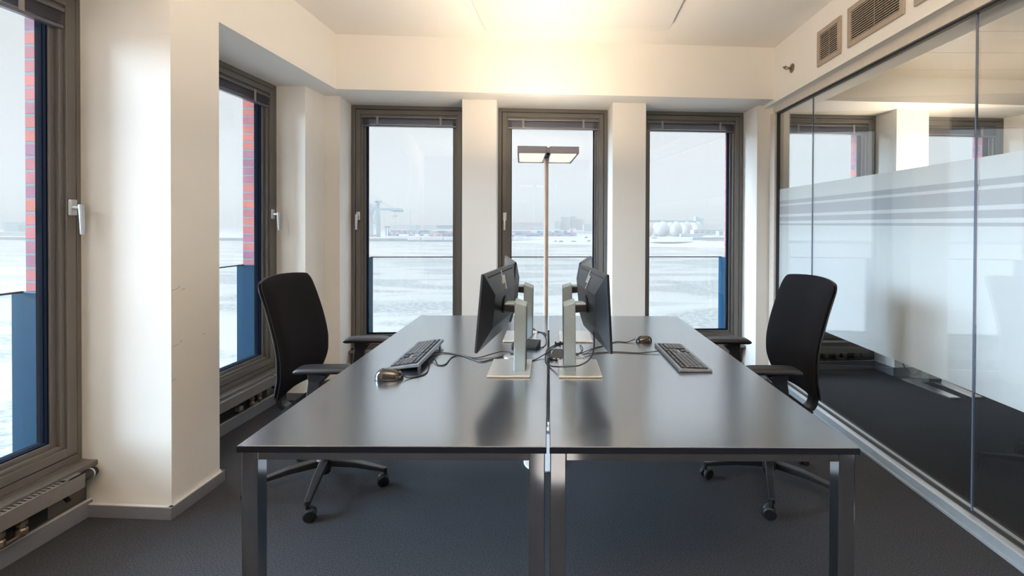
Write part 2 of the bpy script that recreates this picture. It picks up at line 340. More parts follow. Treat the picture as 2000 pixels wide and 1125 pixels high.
# parapets below the windows
struct('trim_1', MB().prism([L(-.40, .40), L(.66, .40), L(.66, .52), L(-.40, .52)], 0, .25).prism([L(.95, .40), L(2.012, .40), L(2.012, .52), L(.95, .52)], 0, .25).prism([L(2.287, .40), L(3.353, .40), L(3.353, .52), L(2.287, .52)], 0, .25)
       .prism([B(-1.70, .23), B(-.70, .23), B(-.70, .36), B(-1.70, .36)], 0, .235).prism([B(-.44, .23), B(.52, .23), B(.52, .36), B(-.44, .36)], 0, .235)
       .prism([B(.80, .23), B(1.76, .23), B(1.76, .36), B(.80, .36)], 0, .235).prism([B(2.05, .23), B(3.02, .23), B(3.02, .36), B(2.05, .36)], 0, .235)
       .prism([B(3.30, .23), B(4.3, .23), B(4.3, .36), B(3.30, .36)], 0, .235), 'frame', 'dark metal parapet panels under the windows', 'panel')

# baseboards
def bb(a, b_, h=.055, t=.016):
    a, b_ = Vector(a), Vector(b_); d = (b_ - a).normalized(); n = Vector((d.y, -d.x)) * t
    return [tuple(a), tuple(b_), tuple(b_ + n), tuple(a + n)], h
def baseboard(name, runs, label):
    mb = MB()
    for a, b_, h, t in runs:
        p, h = bb(a, b_, h, t); mb.prism(p, 0, h)
    o = struct(name, mb, 'basebd', label, 'baseboard', bevel=.002); cp_ = MB()
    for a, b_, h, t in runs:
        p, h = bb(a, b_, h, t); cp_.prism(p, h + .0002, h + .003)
    tag(cp_.build('lit_top_strip', 'lit_cap', o), 'strip on top of the board, lit look put into its colour'); return o  # lit top edge of the board, painted as a lighter strip
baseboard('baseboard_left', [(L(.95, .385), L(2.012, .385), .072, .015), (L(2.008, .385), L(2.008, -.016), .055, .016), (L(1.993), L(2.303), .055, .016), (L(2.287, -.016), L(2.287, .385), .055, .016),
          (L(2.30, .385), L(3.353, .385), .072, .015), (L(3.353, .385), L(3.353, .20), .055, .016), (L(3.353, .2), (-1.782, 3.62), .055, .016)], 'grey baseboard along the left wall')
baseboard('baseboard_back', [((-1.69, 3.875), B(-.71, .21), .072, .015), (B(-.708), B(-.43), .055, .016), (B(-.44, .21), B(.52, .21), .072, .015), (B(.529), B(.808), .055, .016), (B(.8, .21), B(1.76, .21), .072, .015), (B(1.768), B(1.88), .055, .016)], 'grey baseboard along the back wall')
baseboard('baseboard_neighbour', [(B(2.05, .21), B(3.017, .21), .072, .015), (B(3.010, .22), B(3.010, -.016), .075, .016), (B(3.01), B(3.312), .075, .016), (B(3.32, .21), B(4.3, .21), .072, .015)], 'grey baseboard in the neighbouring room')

# ------------------------------------------------------------------ windows
HW = {}
def window(n, a, b_, out, zb, zt, handle, label):
    """a,b_: xy of the frame front edge ends (left, right seen from inside); out: unit outward"""
    a, b_ = Vector(a), Vector(b_); w = (b_ - a).length; ex = (b_ - a).normalized(); ey = Vector(out)
    m = Matrix(((ex.x, ey.x, 0, 0), (ex.y, ey.y, 0, 0), (0, 0, 1, 0), (0, 0, 0, 1)))
    t = thing('window_%d' % n, label, 'window', (a.x, a.y, zb), 0, None, 'structure'); t.rotation_euler = (0, 0, math.atan2(ex.y, ex.x)); H = zt - zb
    def ring(mb, i, o, y0, y1, lo=None, li=None):
        lo = o if lo is None else lo; li = i if li is None else li
        mb.box(o, i, y0, y1, lo, H - o); mb.box(w - i, w - o, y0, y1, lo, H - o)
        mb.box(i, w - i, y0, y1, H - i, H - o); mb.box(i, w - i, y0, y1, lo, li)
    mb = MB(); ring(mb, .032, 0, 0, .10); mb.build('window_frame', 'frame', t, bevel=.002)
    mb = MB(); ring(mb, .04, .030, .028, .09); mb.build('gasket', 'gasket', t)
    mb = MB(); ring(mb, .076, .037, -.004, .085); ring(mb, .092, .075, .008, .0565); ring(mb, .112, .091, .030, .0565); mb.build('sash', 'frame', t, bevel=.002)
    mb = MB(); ring(mb, .117, .111, .040, .0565); ring(mb, .118, .074, .0568, .088); mb.build('glazing_gasket', 'seal', t)
    MB().box(.11, w - .11, .05, .056, .11, H - .11).build('glass_pane', 'wglass', t)
    MB().box(-.0, w, -.075, .01, -.022, -.001).build('sill', 'frame', t, bevel=.003)
    if handle is not None:
        x = .058 if handle == 'l' else w - .058; z = 1.375 - zb
        h = MB().box(x - .016, x + .016, -.018, -.004, z - .036, z + .036).build('handle', 'alu', t, bevel=.006, seg=3)
        g = MB(); g.tube([(x, -.015, z), (x, -.052, z)], .0085); g.bar([(x, -.050, z + .014), (x, -.054, z - .06), (x, -.056, z - .118)], [.020, .018, .016], [.014, .012, .010], side=(1, 0, 0))
        g.build('lever', 'alu', h, bevel=.003)
    return t, w, H
def blind(wa, label):
    t, w, H = wa
    o = thing('venetian_blind', label, 'blind', t.location, t.rotation_euler.z, 'raised venetian blinds')
    x0, x1 = .080, w - .080; zt = H - .092
    MB().box(x0, x1, -.006, .030, zt - .016, zt).build('headrail', 'blind', o, bevel=.002)
    s = MB()
    for k in range(14):
        z = zt - .020 - k * .0036; s.box(x0 + .004 + .003 * (k % 3), x1 - .004 - .002 * (k % 2), -.002 + .002 * (k % 2), .026, z - .0012, z)
    s.build('slats', 'blind', o)
    MB().box(x0 + .002, x1 - .002, -.003, .027, zt - .088, zt - .073).build('bottom_rail', 'blind', o, bevel=.003)
    for f in (.17, .83):
        x = x0 + (x1 - x0) * f; MB().box(x - .010, x + .010, -.008, -.003, zt - .080, zt + .002).build('ladder_tape', 'tape', o, bevel=.002)
    return o
lo_ = (-1 / math.hypot(1, .053), .053 / math.hypot(1, .053)); bo_ = (-.0675 / math.hypot(1, .0675), 1 / math.hypot(1, .0675))
wins = {
    'A': window(1, L(.955, FD), L(2.027, FD), lo_, .25, ZS, 'r', 'near left window beside the picture edge, dark in shade'),
    'B': window(2, L(2.29, FD), L(3.355, FD), lo_, .25, ZS, 'r', 'second left window behind the left office chair'),
    'C': window(3, (-1.688, 3.893), (-.722, 3.957), bo_, .236, ZS, 'l', 'left window in the back wall'),
    'D': window(4, (-.4447, 3.975), (.518, 4.039), bo_, .236, ZS, 'l', 'middle window in the back wall behind the lamp'),
    'E': window(5, (.793, 4.058), (1.755, 4.122), bo_, .236, ZS, None, 'right window in the back wall'),
    'F': window(6, (2.052, 4.141), (3.0135, 4.205), bo_, .236, ZS, None, 'first window of the neighbouring room behind glass'),
    'H': window(8, L(-.39, FD), L(.65, FD), lo_, .25, ZS, None, 'left window added for daylight beside the photographer, outside the picture'),  # added unseen window, brings more daylight onto desk and film
    'G': window(7, (3.288, 4.224), (4.275, 4.289), bo_, .236, ZS, None, 'second window of the neighbouring room behind glass')}
for k, l in (('A', 'raised dark slatted blind atop the near left window'), ('B', 'raised slatted blind atop the window behind the left chair'), ('C', 'raised slatted blind atop the left back window'),
             ('D', 'raised slatted blind atop the middle back window, warmly lit'), ('E', 'raised slatted blind atop the right back window'),
             ('F', 'raised blind behind glass partition, atop the nearer of two neighbouring windows'), ('G', 'raised blind behind glass partition, atop the window at the right picture edge')):
    blind(wins[k], l)

# exterior brickwork
struct('wall_outside', MB()
       .prism([L(-1.8, .53), L(-.36, .53), L(-.36, .645), L(-1.8, .645)], -1.2, 3.4).prism([L(.62, .53), L(.99, .53), L(.99, .645), L(.62, .645)], -1.2, 3.4)
       .prism([L(1.982, .53), L(2.332, .53), L(2.332, .645), L(1.982, .645)], -1.2, 3.4)
       .prism([L(3.31, .53), L(3.31, .645), (-2.30, 4.16), (-1.66, 4.205), (-1.643, 4.01), (-2.1, 4.0)], -1.2, 3.4)
       .prism([B(-.762, .35), B(-.40, .35), B(-.40, .48), B(-.762, .48)], -1.2, 3.4)
       .prism([B(.473, .35), B(.84, .35), B(.84, .48), B(.473, .48)], -1.2, 3.4)
       .prism([B(1.712, .35), B(2.10, .35), B(2.10, .48), B(1.712, .48)], -1.2, 3.4)
       .prism([B(2.968, .35), B(3.335, .35), B(3.335, .48), B(2.968, .48)], -1.2, 3.4)
       .prism([B(4.23, .35), B(5.7, .35), B(5.7, .48), B(4.23, .48)], -1.2, 3.4)
       .prism([L(-1.8, .53), L(3.6, .53), L(3.6, .645), L(-1.8, .645)], 2.30, 3.4).prism([B(-1.7, .35), B(5.7, .35), B(5.7, .48), B(-1.7, .48)], 2.30, 3.4),
       'brick', 'red and violet clinker brick piers outside the windows', 'brick wall')
# outer pieces that shut the gaps between frames and brick
struct('trim_2', MB().prism([L(-1.8, .45), L(3.7, .45), L(3.7, .6), L(-1.8, .6)], 2.28, 2.9).prism([B(-1.9, .28), B(5.7, .28), B(5.7, .42), B(-1.9, .42)], 2.28, 2.9)
       .prism([L(.9, .50), L(3.7, .50), L(3.7, .66), L(.9, .66)], .12, .27).prism([B(-1.7, .34), B(5.7, .34), B(5.7, .50), B(-1.7, .50)], .10, .25), 'frame', 'outer window head and sill flashings', 'trim')

# glass balustrades outside each window
def balustrade(a, b_, out, label):
    a, b_ = Vector(a), Vector(b_); w = (b_ - a).length; ex = (b_ - a).normalized()
    t = thing('glass_balustrade', label, 'balustrade', (a.x, a.y, .26), math.atan2(ex.y, ex.x), 'glass balustrades outside the windows')
    for x0 in (0, w - .035): MB().box(x0, x0 + .035, .0, .15, 0, .745).build('post', 'blue', t, bevel=.003)
    MB().box(.03, w - .03, .10, .112, .02, .742).build('glass_pane', 'bglass', t)
    MB().box(.03, w - .03, .098, .114, .742, .750).build('top_edge', 'gasket', t)
    return t
def bal_left(s0, s1, l): balustrade(L(s0, .515), L(s1, .515), lo_, l)
bal_left(1.02, 1.978, 'glass balustrade with blue posts outside the near left window')
bal_left(2.36, 3.306, 'glass balustrade with blue posts outside the window behind the left chair')
balustrade((-1.632, 4.01), (-.80, 4.066), bo_, 'glass balustrade with teal posts outside the left back window')
balustrade(B(-.385, .355), B(.46, .355), bo_, 'glass balustrade outside the middle back window behind the monitors')
balustrade(B(.86, .355), B(1.70, .355), bo_, 'glass balustrade with teal post outside the right back window')

# ------------------------------------------------------------------ glass partition on the right
def gp(y0, y1, d0, d1): return [G(y0, d0), G(y1, d0), G(y1, d1), G(y0, d1)]
struct('wall_right', MB().prism(gp(-1.8, 3.86, -.082, .28), 2.295, ZC + .05), 'plaster', 'cream bulkhead wall above the glass partition', 'wall')
hd = struct('trim_3', MB().prism(gp(-1.8, 3.80, -.028, .045), 2.238, 2.296), 'frame', 'beige header strip on top of the glass partition', 'trim')
hd.data.materials[0] = mat('beige_header_paint', (.62, .57, .52), .55)
post = struct('trim_4', MB().prism(gp(3.776, 3.86, -.028, .045), 0, 2.24), hd.data.materials[0], 'beige end post of the glass partition', 'trim')
rl = struct('trim_5', MB().prism(gp(-1.8, 3.776, -.045, .050), 0, .058), 'rail', 'light metal floor rail under the glass partition', 'rail', bevel=.004)
MB().prism(gp(-1.8, 3.776, -.050, -.040), 0, .012).build('rail_lip', 'rail', rl)
MB().prism(gp(-1.8, 3.776, -.008, .016), .058, .064).build('lower_gasket', 'gasket', rl)
MB().prism(gp(-1.8, 3.776, -.012, .012), 2.226, 2.2385).prism(gp(3.764, 3.776, -.012, .012), .06, 2.23).build('gasket', 'gasket', hd)
pt = thing('glass_partition', 'frameless glass partition wall with frosted film band on the right', 'glass partition', (0, 0, 0), 0, None, 'structure')
for y0, y1 in ((-1.78, -.60), (-.594, .69), (.696, 1.976), (1.984, 3.259), (3.265, 3.764)):
    MB().prism(gp(y0, y1, 0, .010), .06, 2.228).build('glass_pane', 'pglass', pt)
for y in (-.597, .693, 1.980, 3.262):
    MB().prism(gp(y - .003, y + .003, .001, .009), .06, 2.228).build('silicone_joint', 'seam', pt)
def band(name, z0, z1, m):
    mb = MB()
    for y0, y1 in ((-1.78, -.60), (-.594, .69), (.696, 1.976), (1.984, 3.259), (3.265, 3.764)): mb.prism(gp(y0, y1, .0103, .0108), z0, z1)
    return mb.build(name, m, pt)
zz = [(.583, 1.308), (1.323, 1.343), (1.377, 1.397), (1.464, 1.480), (1.509, 1.605)]
for z0, z1 in zz: band('frosted_film', z0, z1, 'film')
for z0, z1 in ((1.3082, 1.3228), (1.3432, 1.3768), (1.3972, 1.4638), (1.4802, 1.5088)): tag(band('translucent_stripe', z0, z1, 'stripe'), 'greyer translucent stripe')

# vents and sprinkler on the bulkhead
RW = lambda y, d=0.0: G(y, -.082 - d)
RA = math.atan2(1, .0259)
def vent(y0, y1, z0, z1, label):
    # local x runs towards +y, local y points into the wall
    w = y1 - y0; p = RW(y0); h = z1 - z0
    t = thing('vent_grille', label, 'vent', (p[0], p[1], z0), RA, 'ventilation grilles in the right bulkhead')
    # local +y after rotation = -x world (into room)
    f = MB(); b_ = .030
    for q in ((0, w, 0, b_), (0, w, h - b_, h), (0, b_, b_, h - b_), (w - b_, w, b_, h - b_)): f.box(q[0], q[1], 0.0, .012, q[2], q[3])
    f.build('frame', 'vent', t, bevel=.002)
    MB().box(b_ - .002, w - b_ + .002, .0005, .0015, b_ - .002, h - b_ + .002).build('dark_backing', 'dark', t)
    n = 13; s = MB()
    for k in range(n):
        z = b_ + (h - 2 * b_) * (k + .5) / n
        s.box(b_, w - b_, .0050, .0085, z - .0024, z + .0024)
    for k in range(1, max(2, int(w / .17))):
        x = b_ + (w - 2 * b_) * k / max(2, int(w / .17)); s.box(x - .0009, x + .0009, .0018, .0048, b_, h - b_)
    s.build('louvres', 'vent', t)
    return t
vent(2.793, 3.046, 2.362, 2.595, 'small square taupe vent grille above the glass partition')
vent(2.277, 2.724, 2.366, 2.600, 'wide taupe vent grille right of the small square one')
vent(1.66, 2.211, 2.368, 2.602, 'taupe vent grille cut off by the top picture edge')
p = RW(3.392); sp = thing('sprinkler', 'small metal sidewall sprinkler head with round rosette on bulkhead', 'sprinkler', (p[0], p[1], 2.476), RA)
rot = Matrix.Rotation(-PI / 2, 4, 'X')
MB().lathe([(.0, 0), (.030, 0), (.034, .004), (.028, .008), (.014, .010), (.0, .010)], mtx=rot).build('rosette', 'brass', sp, smooth=True)
MB().tube([(0, .008, 0), (0, .030, 0)], .008).tube([(0, .030, .006), (0, .052, .010)], .0035).tube([(0, .030, -.006), (0, .052, -.008)], .0035).build('nozzle', 'brass', sp)
MB().box(-.013, .013, .048, .056, -.002, .014).box(-.010, .010, .050, .068, .008, .011).build('deflector', 'brass', sp)

# ceiling panel (acoustic, just below the ceiling)
cp = thing('ceiling_panel', 'large white square panel hung just below the ceiling', 'ceiling panel', (-.463, 3.291, 2.70), math.radians(-2.9))
MB().box(0, 1.316, -1.30, 0, 0, .028).build('panel', 'panel', cp, bevel=.002)
MB().box(.06, 1.25, -1.24, -.06, .028, .036).build('mounting_frame', 'panel', cp)

# neighbouring room ceiling, panels with open joints
for i, (y0, y1) in enumerate([(3.575 + .0, 3.80), (3.223, 3.572), (2.868, 3.220), (2.513, 2.865), (2.158, 2.510), (1.803, 2.155), (1.448, 1.80), (.5, 1.445), (-1.78, .497)]):
    pass
mbn = MB()
for (y0, y1) in [(3.575, 3.95), (3.223, 3.571), (2.868, 3.219), (2.513, 2.864), (2.158, 2.509), (1.803, 2.154), (1.448, 1.799), (1.093, 1.444), (-1.78, 1.089)]:
    mbn.box(2.0, 5.6, y0, y1, 2.53, 2.55)
struct('ceiling_neighbour', mbn, 'perf', 'perforated metal panel ceiling of the neighbouring room', 'ceiling')
struct('trim_6', MB().box(1.98, 5.65, -1.8, 3.95, 2.556, 2.60), 'dark', 'dark void above the metal ceiling panels', 'trim')

# ------------------------------------------------------------------ radiators under the windows
def convector(a, b_, label, pipes='r', dd=0.0, valve=True, z0=.177, z1=.238, depth=.07):
    """a,b_: xy ends of the back edge (left to right seen from the room)"""
    a, b_ = Vector(a), Vector(b_); w = (b_ - a).length; ex = (b_ - a).normalized()
    t = thing('convector_radiator', label, 'radiator', (a.x, a.y, 0), math.atan2(ex.y, ex.x), 'flat convectors below the windows')
    y0, y1 = -depth, 0.0
    mb = MB(); mb.box(0, w, y0, y0 + .004, z0, z1); mb.box(0, .004, y0, y1, z0, z1); mb.box(w - .004, w, y0, y1, z0, z1)
    mb.box(.0, w, y0, y0 + .014, z1 - .003, z1); mb.box(0, w, y1 - .012, y1, z1 - .003, z1); mb.box(0, .03, y0, y1, z1 - .003, z1); mb.box(w - .06, w, y0, y1, z1 - .003, z1)
    mb.build('casing', 'rad', t, bevel=.001)
    g = MB(); n = int((w - .10) / .016)
    for k in range(n):
        x = .035 + k * (w - .10) / n; g.box(x, x + .0075, y0 + .012, y1 - .010, z1 - .003, z1 - .0005)
    g.build('slotted_grille', 'rad', t)
    MB().box(.01, w - .01, y0 + .008, y1 - .006, z0 + .006, z1 - .012).build('heating_element', 'dark', t)
    MB().box(.1, w - .1, y1 - .02, y1, .10, z0).build('bracket', 'dark', t)
    if valve:
        v = MB().tube([(w + .004, y0 + .03, z1 - .028), (w + .045, y0 + .03, z1 - .028)], .021, 16).build('thermostat_head', 'blackpl', t, bevel=.003)
        MB().tube([(w + .045, y0 + .03, z1 - .028), (w + .049, y0 + .03, z1 - .028)], .0215, 16).build('white_ring', 'white', v)
        MB().tube([(w + .049, y0 + .03, z1 - .028), (w + .066, y0 + .03, z1 - .028)], .020, 16).build('end_cap', 'blackpl', v, bevel=.004)
        k = MB().tube([(w - .03, -.012, z0 + .01), (w - .03, -.012, z0 - .03)], .004).tube([(w - .03, -.012, z0 - .03), (w - .03, -.03, z0 - .045)], .009).build('bleed_key', 'blackpl', t)
    for x in (w - .20, w - .27):
        q = MB(); q.tube([(x, -.035, .10), (x, -.035, z0 + .01)], .010, 12); q.lathe([(.016, .108), (.018, .112), (.018, .128), (.014, .133)], (x, -.035, 0), 8); q.lathe([(.014, .140), (.017, .143), (.017, .158), (.013, .162)], (x, -.035, 0), 8)
        q.build('valve', 'brass', t)
    MB().tube([(w - .27, -.035, .106), (w - .20, -.035, .106)], .006).build('pipe', 'brass', t)
    MB().box(w - .40, w - .365, -.05, -.02, .115, .145).build('wall_clip', 'rad', t, bevel=.002)
    return t
convector(L(1.00, .375), L(1.925, .375), 'grey slotted convector under the near left window')
convector(L(2.32, .375), L(3.25, .375), 'grey slotted convector under the window behind the left chair')
convector(B(-1.62, .215), B(-.80, .215), 'grey convector under the left back window, behind the far armrest')
convector(B(-.38, .215), B(.40, .215), 'grey convector under the middle back window behind the desks')
convector(B(.86, .215), B(1.63, .215), 'grey convector with black thermostat under the right back window')
convector(B(2.12, .215), B(2.90, .215), 'grey convector in the neighbouring room seen through glass', z0=.16, z1=.26)

# ------------------------------------------------------------------ desks
DZ = .733
def desk(x0, x1, label, legs, bar_y=1.20):
    t = thing('desk', label, 'desk', ((x0 + x1) / 2, 2.02, 0), 0, 'black office desks'); cx = (x0 + x1) / 2; w = (x1 - x0) / 2
    y0, y1 = 1.175 - 2.02, 2.865 - 2.02
    tp = MB().box(-w, w, y0, y1, DZ - .018, DZ).build('tabletop', 'desk', t, bevel=.0015)
    e = MB(); e.box(-w - .0006, w + .0006, y0 - .0008, y0, DZ - .0175, DZ - .002); e.build('edge_band', 'deskedge', tp)
    for lx in legs:
        for ly in (y0 + .010, y1 - .055): MB().box(lx - cx, lx - cx + .042, ly, ly + .042, 0.0, DZ - .0185).build('leg', 'chrome', t, bevel=.0025)
    l0, l1 = legs[0] - cx + .042, legs[1] - cx
    for yy in (y0 + .012, y1 - .040): MB().box(l0, l1, yy, yy + .025, DZ - .043, DZ - .019).build('cross_rail', 'chrome', t, bevel=.002)
    for xx in (l0 - .034, l1 + .006): MB().box(xx, xx + .025, y0 + .052, y1 - .055, DZ - .043, DZ - .019).build('side_rail', 'chrome', t, bevel=.002)
    return t
dl = desk(-.806, -.0045, 'left black laminate desk on chrome legs', (-.802, -.050))
dr = desk(.0015 + .003, .808, 'right black laminate desk on chrome legs', (.0035 + .002, .762))
def grommet(parent, wx, wy):
    lx, ly = wx - parent.location.x, wy - parent.location.y
    g = MB().lathe([(.0, .0), (.040, .0), (.040, .0035), (.034, .005), (.0, .005)], (lx, ly, DZ + .0002)).build('cable_grommet', 'plate', parent, smooth=False)
    MB().box(lx - .012, lx + .016, ly + .01, ly + .034, DZ + .0055, DZ + .008).build('flap', 'blackpl', g)
grommet(dl, -.155, 1.975); grommet(dr, .118, 1.975)

# ------------------------------------------------------------------ monitors
def monitor(base, side, yaw, label, tilt=math.radians(5), logo=True, off=.105):
    """local +x faces the user; base: xy of the column; side is +1 when the user sits at +x in world, -1 otherwise"""
    t = thing('monitor', label, 'monitor', (base[0], base[1], DZ + .0008), 0 if side > 0 else PI, 'desk monitors on silver stands')
    MB().box(-.045, .118, -.108, .108, 0, .007).build('stand_base', 'plate', t, bevel=.002)
    col = MB(); col.b.free(); col.b = bmesh.new()
    pr = [(-.024, 0), (.022, 0), (.019, .275), (-.027, .259)]
    mt = Matrix(((1, 0, 0, 0), (0, 0, 1, 0), (0, 1, 0, 0), (0, 0, 0, 1)))
    col.prism(pr, -.050, .050, mt); col.build('stand_column', 'silver', t, bevel=.003)
    cb = MB(); cb.prism([(-.0245, .004), (-.0235, .004), (-.0265, .255), (-.0275, .255)], -.046, .046, mt).build('cable_channel', 'blackpl', t)
    # arm
    MB().bar([(.018, 0, .243), (.050, 0, .246), (.068, 0, .250)], .055, .030, side=(0, 1, 0)).build('arm', 'blackpl', t, bevel=.003)
    MB().box(.012, .062, -.030, .030, .259, .266).build('arm_cover', 'silver', t, bevel=.003)
    # panel head: an empty part would be deeper, so its frame is baked into the mesh
    hm = Matrix.Translation((off, 0, .262)) @ Matrix.Rotation(yaw, 4, 'Z') @ Matrix.Rotation(-tilt, 4, 'Y')
    W2, H2 = .228, .139
    s = MB().box(-.006, .0, -W2, W2, -H2, H2, hm).build('screen_housing', 'monback', t, bevel=.0015)
    MB().box(.0, .0035, -W2 + .001, W2 - .001, -H2 + .001, H2 - .001, hm).build('bezel', 'monback', s)
    MB().box(.0036, .0041, -W2 + .010, W2 - .010, -H2 + .014, H2 - .010, hm).build('screen', 'screen', s)
    # bevelled back: frustum from edge to the raised plateau
    b_ = MB(); v0 = [(-.006, -W2, -H2), (-.006, W2, -H2), (-.006, W2, H2), (-.006, -W2, H2)]
    v1 = [(-.036, -W2 + .070, -.062), (-.036, W2 - .070, -.062), (-.036, W2 - .070, .060), (-.036, -W2 + .070, .060)]
    a = [b_.b.verts.new(hm @ Vector(p)) for p in v0]; c = [b_.b.verts.new(hm @ Vector(p)) for p in v1]
    for i in range(4): b_.b.faces.new([a[i], a[(i + 1) % 4], c[(i + 1) % 4], c[i]])
    b_.b.faces.new(c); b_.b.faces.new(a[::-1]); bk = b_.build('back_cover', 'monback', t, bevel=.002)
    MB().lathe([(.0, 0), (.034, 0), (.036, -.003), (.030, -.006), (0, -.006)], mtx=hm @ Matrix.Translation((-.036, 0, 0)) @ Matrix.Rotation(PI / 2, 4, 'Y')).build('mount_disc', 'monback', bk)
    MB().bar([hm @ Vector((-.036, 0, 0)), Vector((.062, 0, .250))], .05, .035).build('tilt_hinge', 'blackpl', t, bevel=.003)
    # vent slot near top edge, on the top slope
    th = math.atan2(.030, .079)
    sl = hm @ Matrix.Translation((-.0065, 0, H2)) @ Matrix.Rotation(th, 4, 'Y')
    MB().box(-.0015, .0008, -.19, .19, -.018, -.013, sl).build('vent_slot', 'dark', bk)
    if logo:
        lg = MB(); sx = lambda q: (0, q[0] * .036, q[1] * .036)
        def strip(pts):
            vs0 = [lg.b.verts.new(lm @ Vector((-.0009, p[0] * .040, p[1] * .040))) for p in pts]; vs1 = [lg.b.verts.new(lm @ Vector((.0006, p[0] * .040, p[1] * .040))) for p in pts]
            lg.b.faces.new(vs0); lg.b.faces.new(vs1[::-1]); k_ = len(pts)
            for i in range(k_): lg.b.faces.new([vs0[i], vs0[(i + 1) % k_], vs1[(i + 1) % k_], vs1[i]])
        lm = sl @ Matrix.Translation((-.0012, 0, -.046)) @ Matrix.Scale(-1, 4, (0, 1, 0))
        # four slanted strokes of the badge: long ascender, short bowl pair, long descender
        strip([(-.62, -.34), (-.44, -.34), (.02, .95), (-.16, .95)]); strip([(-.30, -.34), (-.12, -.34), (.10, .32), (.24, .32), (.34, .32), (.30, .40), (-.04, .40)][:4] + [(.24, .42), (-.03, .42)])
        strip([(.02, -.34), (.20, -.34), (.42, .32), (.24, .32)]); strip([(.02, -.95), (.18, -.95), (.66, .42), (.48, .42)]); strip([(.32, .42), (.66, .42), (.63, .32), (.28, .32)]); strip([(.24, -.24), (.46, -.24), (.43, -.34), (.20, -.34)])
        lg.build('badge', 'logo', bk)
    return t
monitor((-.113, 1.81), -1, math.radians(-8.5), 'near left monitor on silver stand, back turned to the middle', off=.097)
monitor((.085, 1.81), 1, math.radians(7.5), 'near right monitor on silver stand, back turned to the middle', tilt=math.radians(3), off=.100)
monitor((-.105, 2.32), -1, math.radians(11), 'far left monitor mostly hidden behind the near left one')
monitor((.098, 2.32), 1, math.radians(-11), 'far right monitor mostly hidden behind the near right one')

# ------------------------------------------------------------------ keyboards
def keyboard(loc, rz, tilt, label):
    """local: x long (towards the user's right), y away from the user"""
    t = thing('keyboard', label, 'keyboard', loc, rz, 'computer keyboards'); R_ = Matrix.Rotation(tilt, 4, 'X')
    T_ = Matrix.Translation((0, 0, .003 if tilt else 0)) @ R_
    mb = MB(); mb.prism([(-.066, 0), (.068, 0), (.066, .0135), (-.066, .0085)], -.193, .193, T_ @ Matrix(((0, 0, 1, 0), (1, 0, 0, .066), (0, 1, 0, 0), (0, 0, 0, 1))))
    mb.build('body', 'kb', t, bevel=.003)
    MB().box(-.190, .190, .002, .012, .0082, .0098, T_).build('palm_edge', 'kb', t, bevel=.001)
    keys = []
    rows = [(.032, [(-.182, .018)] + [(-.162, .016)] + [(-.144, .018)] + [(-.124, .088)] + [(-.034, .018), (-.014, .016), (.004, .018)]),
            (.047, [(-.182, .030)] + [(-.150 + i * .0172, .0160) for i in range(9)] + [(.005, .022)]),
            (.062, [(-.182, .024)] + [(-.156 + i * .0172, .0160) for i in range(9)] + [(-.001, .028)]),
            (.077, [(-.182, .020)] + [(-.160 + i * .0172, .0160) for i in range(10)] + [(.012, .015)]),
            (.092, [(-.182 + i * .0172, .0160) for i in range(11)] + [(.007, .020)])]
    for y, r in rows:
        for x, w_ in r: keys.append((x, w_, y, .0132))
    for x in (.034, .051, .068):
        keys.append((x, .0155, .032, .0132)); keys.append((x, .0155, .077, .0132)); keys.append((x, .0155, .092, .0132))
    keys.append((.051, .0155, .047, .0132))
    for i in range(4):
        for y in (.032, .047, .062, .077, .092): keys.append((.096 + i * .0212, .0190, y, .0132))
    for i in range(4):
        for k in range(4): keys.append((-.182 + i * .056 + k * .0125, .0112, .1115, .0100))
    for i in range(7): keys.append((.050 + i * .0190, .0160, .1115, .0100))
    fy = lambda y_: (y_ - .0305) * 1.14 + .0150
    rc = MB()
    keys = [(x, w_, fy(y), h_ * 1.14) for x, w_, y, h_ in keys]
    for x0, x1, y0, y1 in ((-.184, .029, .0305, .1065), (.032, .0855, .0305, .0615), (.032, .0855, .0755, .1065), (.094, .181, .0305, .1065), (-.184, .183, .110, .123)):
        q = [rc.b.verts.new(T_ @ Vector((x_, y_, .0081 + y_ * .0375 + dz_))) for dz_ in (0, .0012) for x_, y_ in ((x0, fy(y0)), (x1, fy(y0)), (x1, fy(y1)), (x0, fy(y1)))]
        for f_ in ((3, 2, 1, 0), (4, 5, 6, 7), (0, 1, 5, 4), (1, 2, 6, 5), (2, 3, 7, 6), (3, 0, 4, 7)): rc.b.faces.new([q[k_] for k_ in f_])
    rc.build('key_bed', 'dark', t)
    for i, (x, w_, y, h_) in enumerate(keys[:100]):
        zs = .0088 + y * .0375
        MB().box(x + .0011, x + w_ - .0011, y, y + h_ - .0015, zs, zs + .0052, T_).build('key', 'keys', t)
    if len(keys) > 100:
        mb = MB()
        for x, w_, y, h_ in keys[100:]:
            zs = .0088 + y * .0375; mb.box(x + .0011, x + w_ - .0011, y, y + h_ - .0015, zs, zs + .0052, T_)
        tag(mb.build('function_keys', 'keys', t), kind='stuff')
    if tilt:
        for x in (-.16, .16): MB().box(x - .012, x + .012, .118, .124, 0.0, .024).build('foot', 'kb', t)
    return t
keyboard((-.630, 1.962, DZ + .0008), math.radians(-90 - 1), math.radians(6.5), 'left keyboard tilted up on its feet, beside the larger mouse')
keyboard((.640, 1.968, DZ + .0008), math.radians(90 + 1), 0.0, 'right keyboard lying flat on the desk')

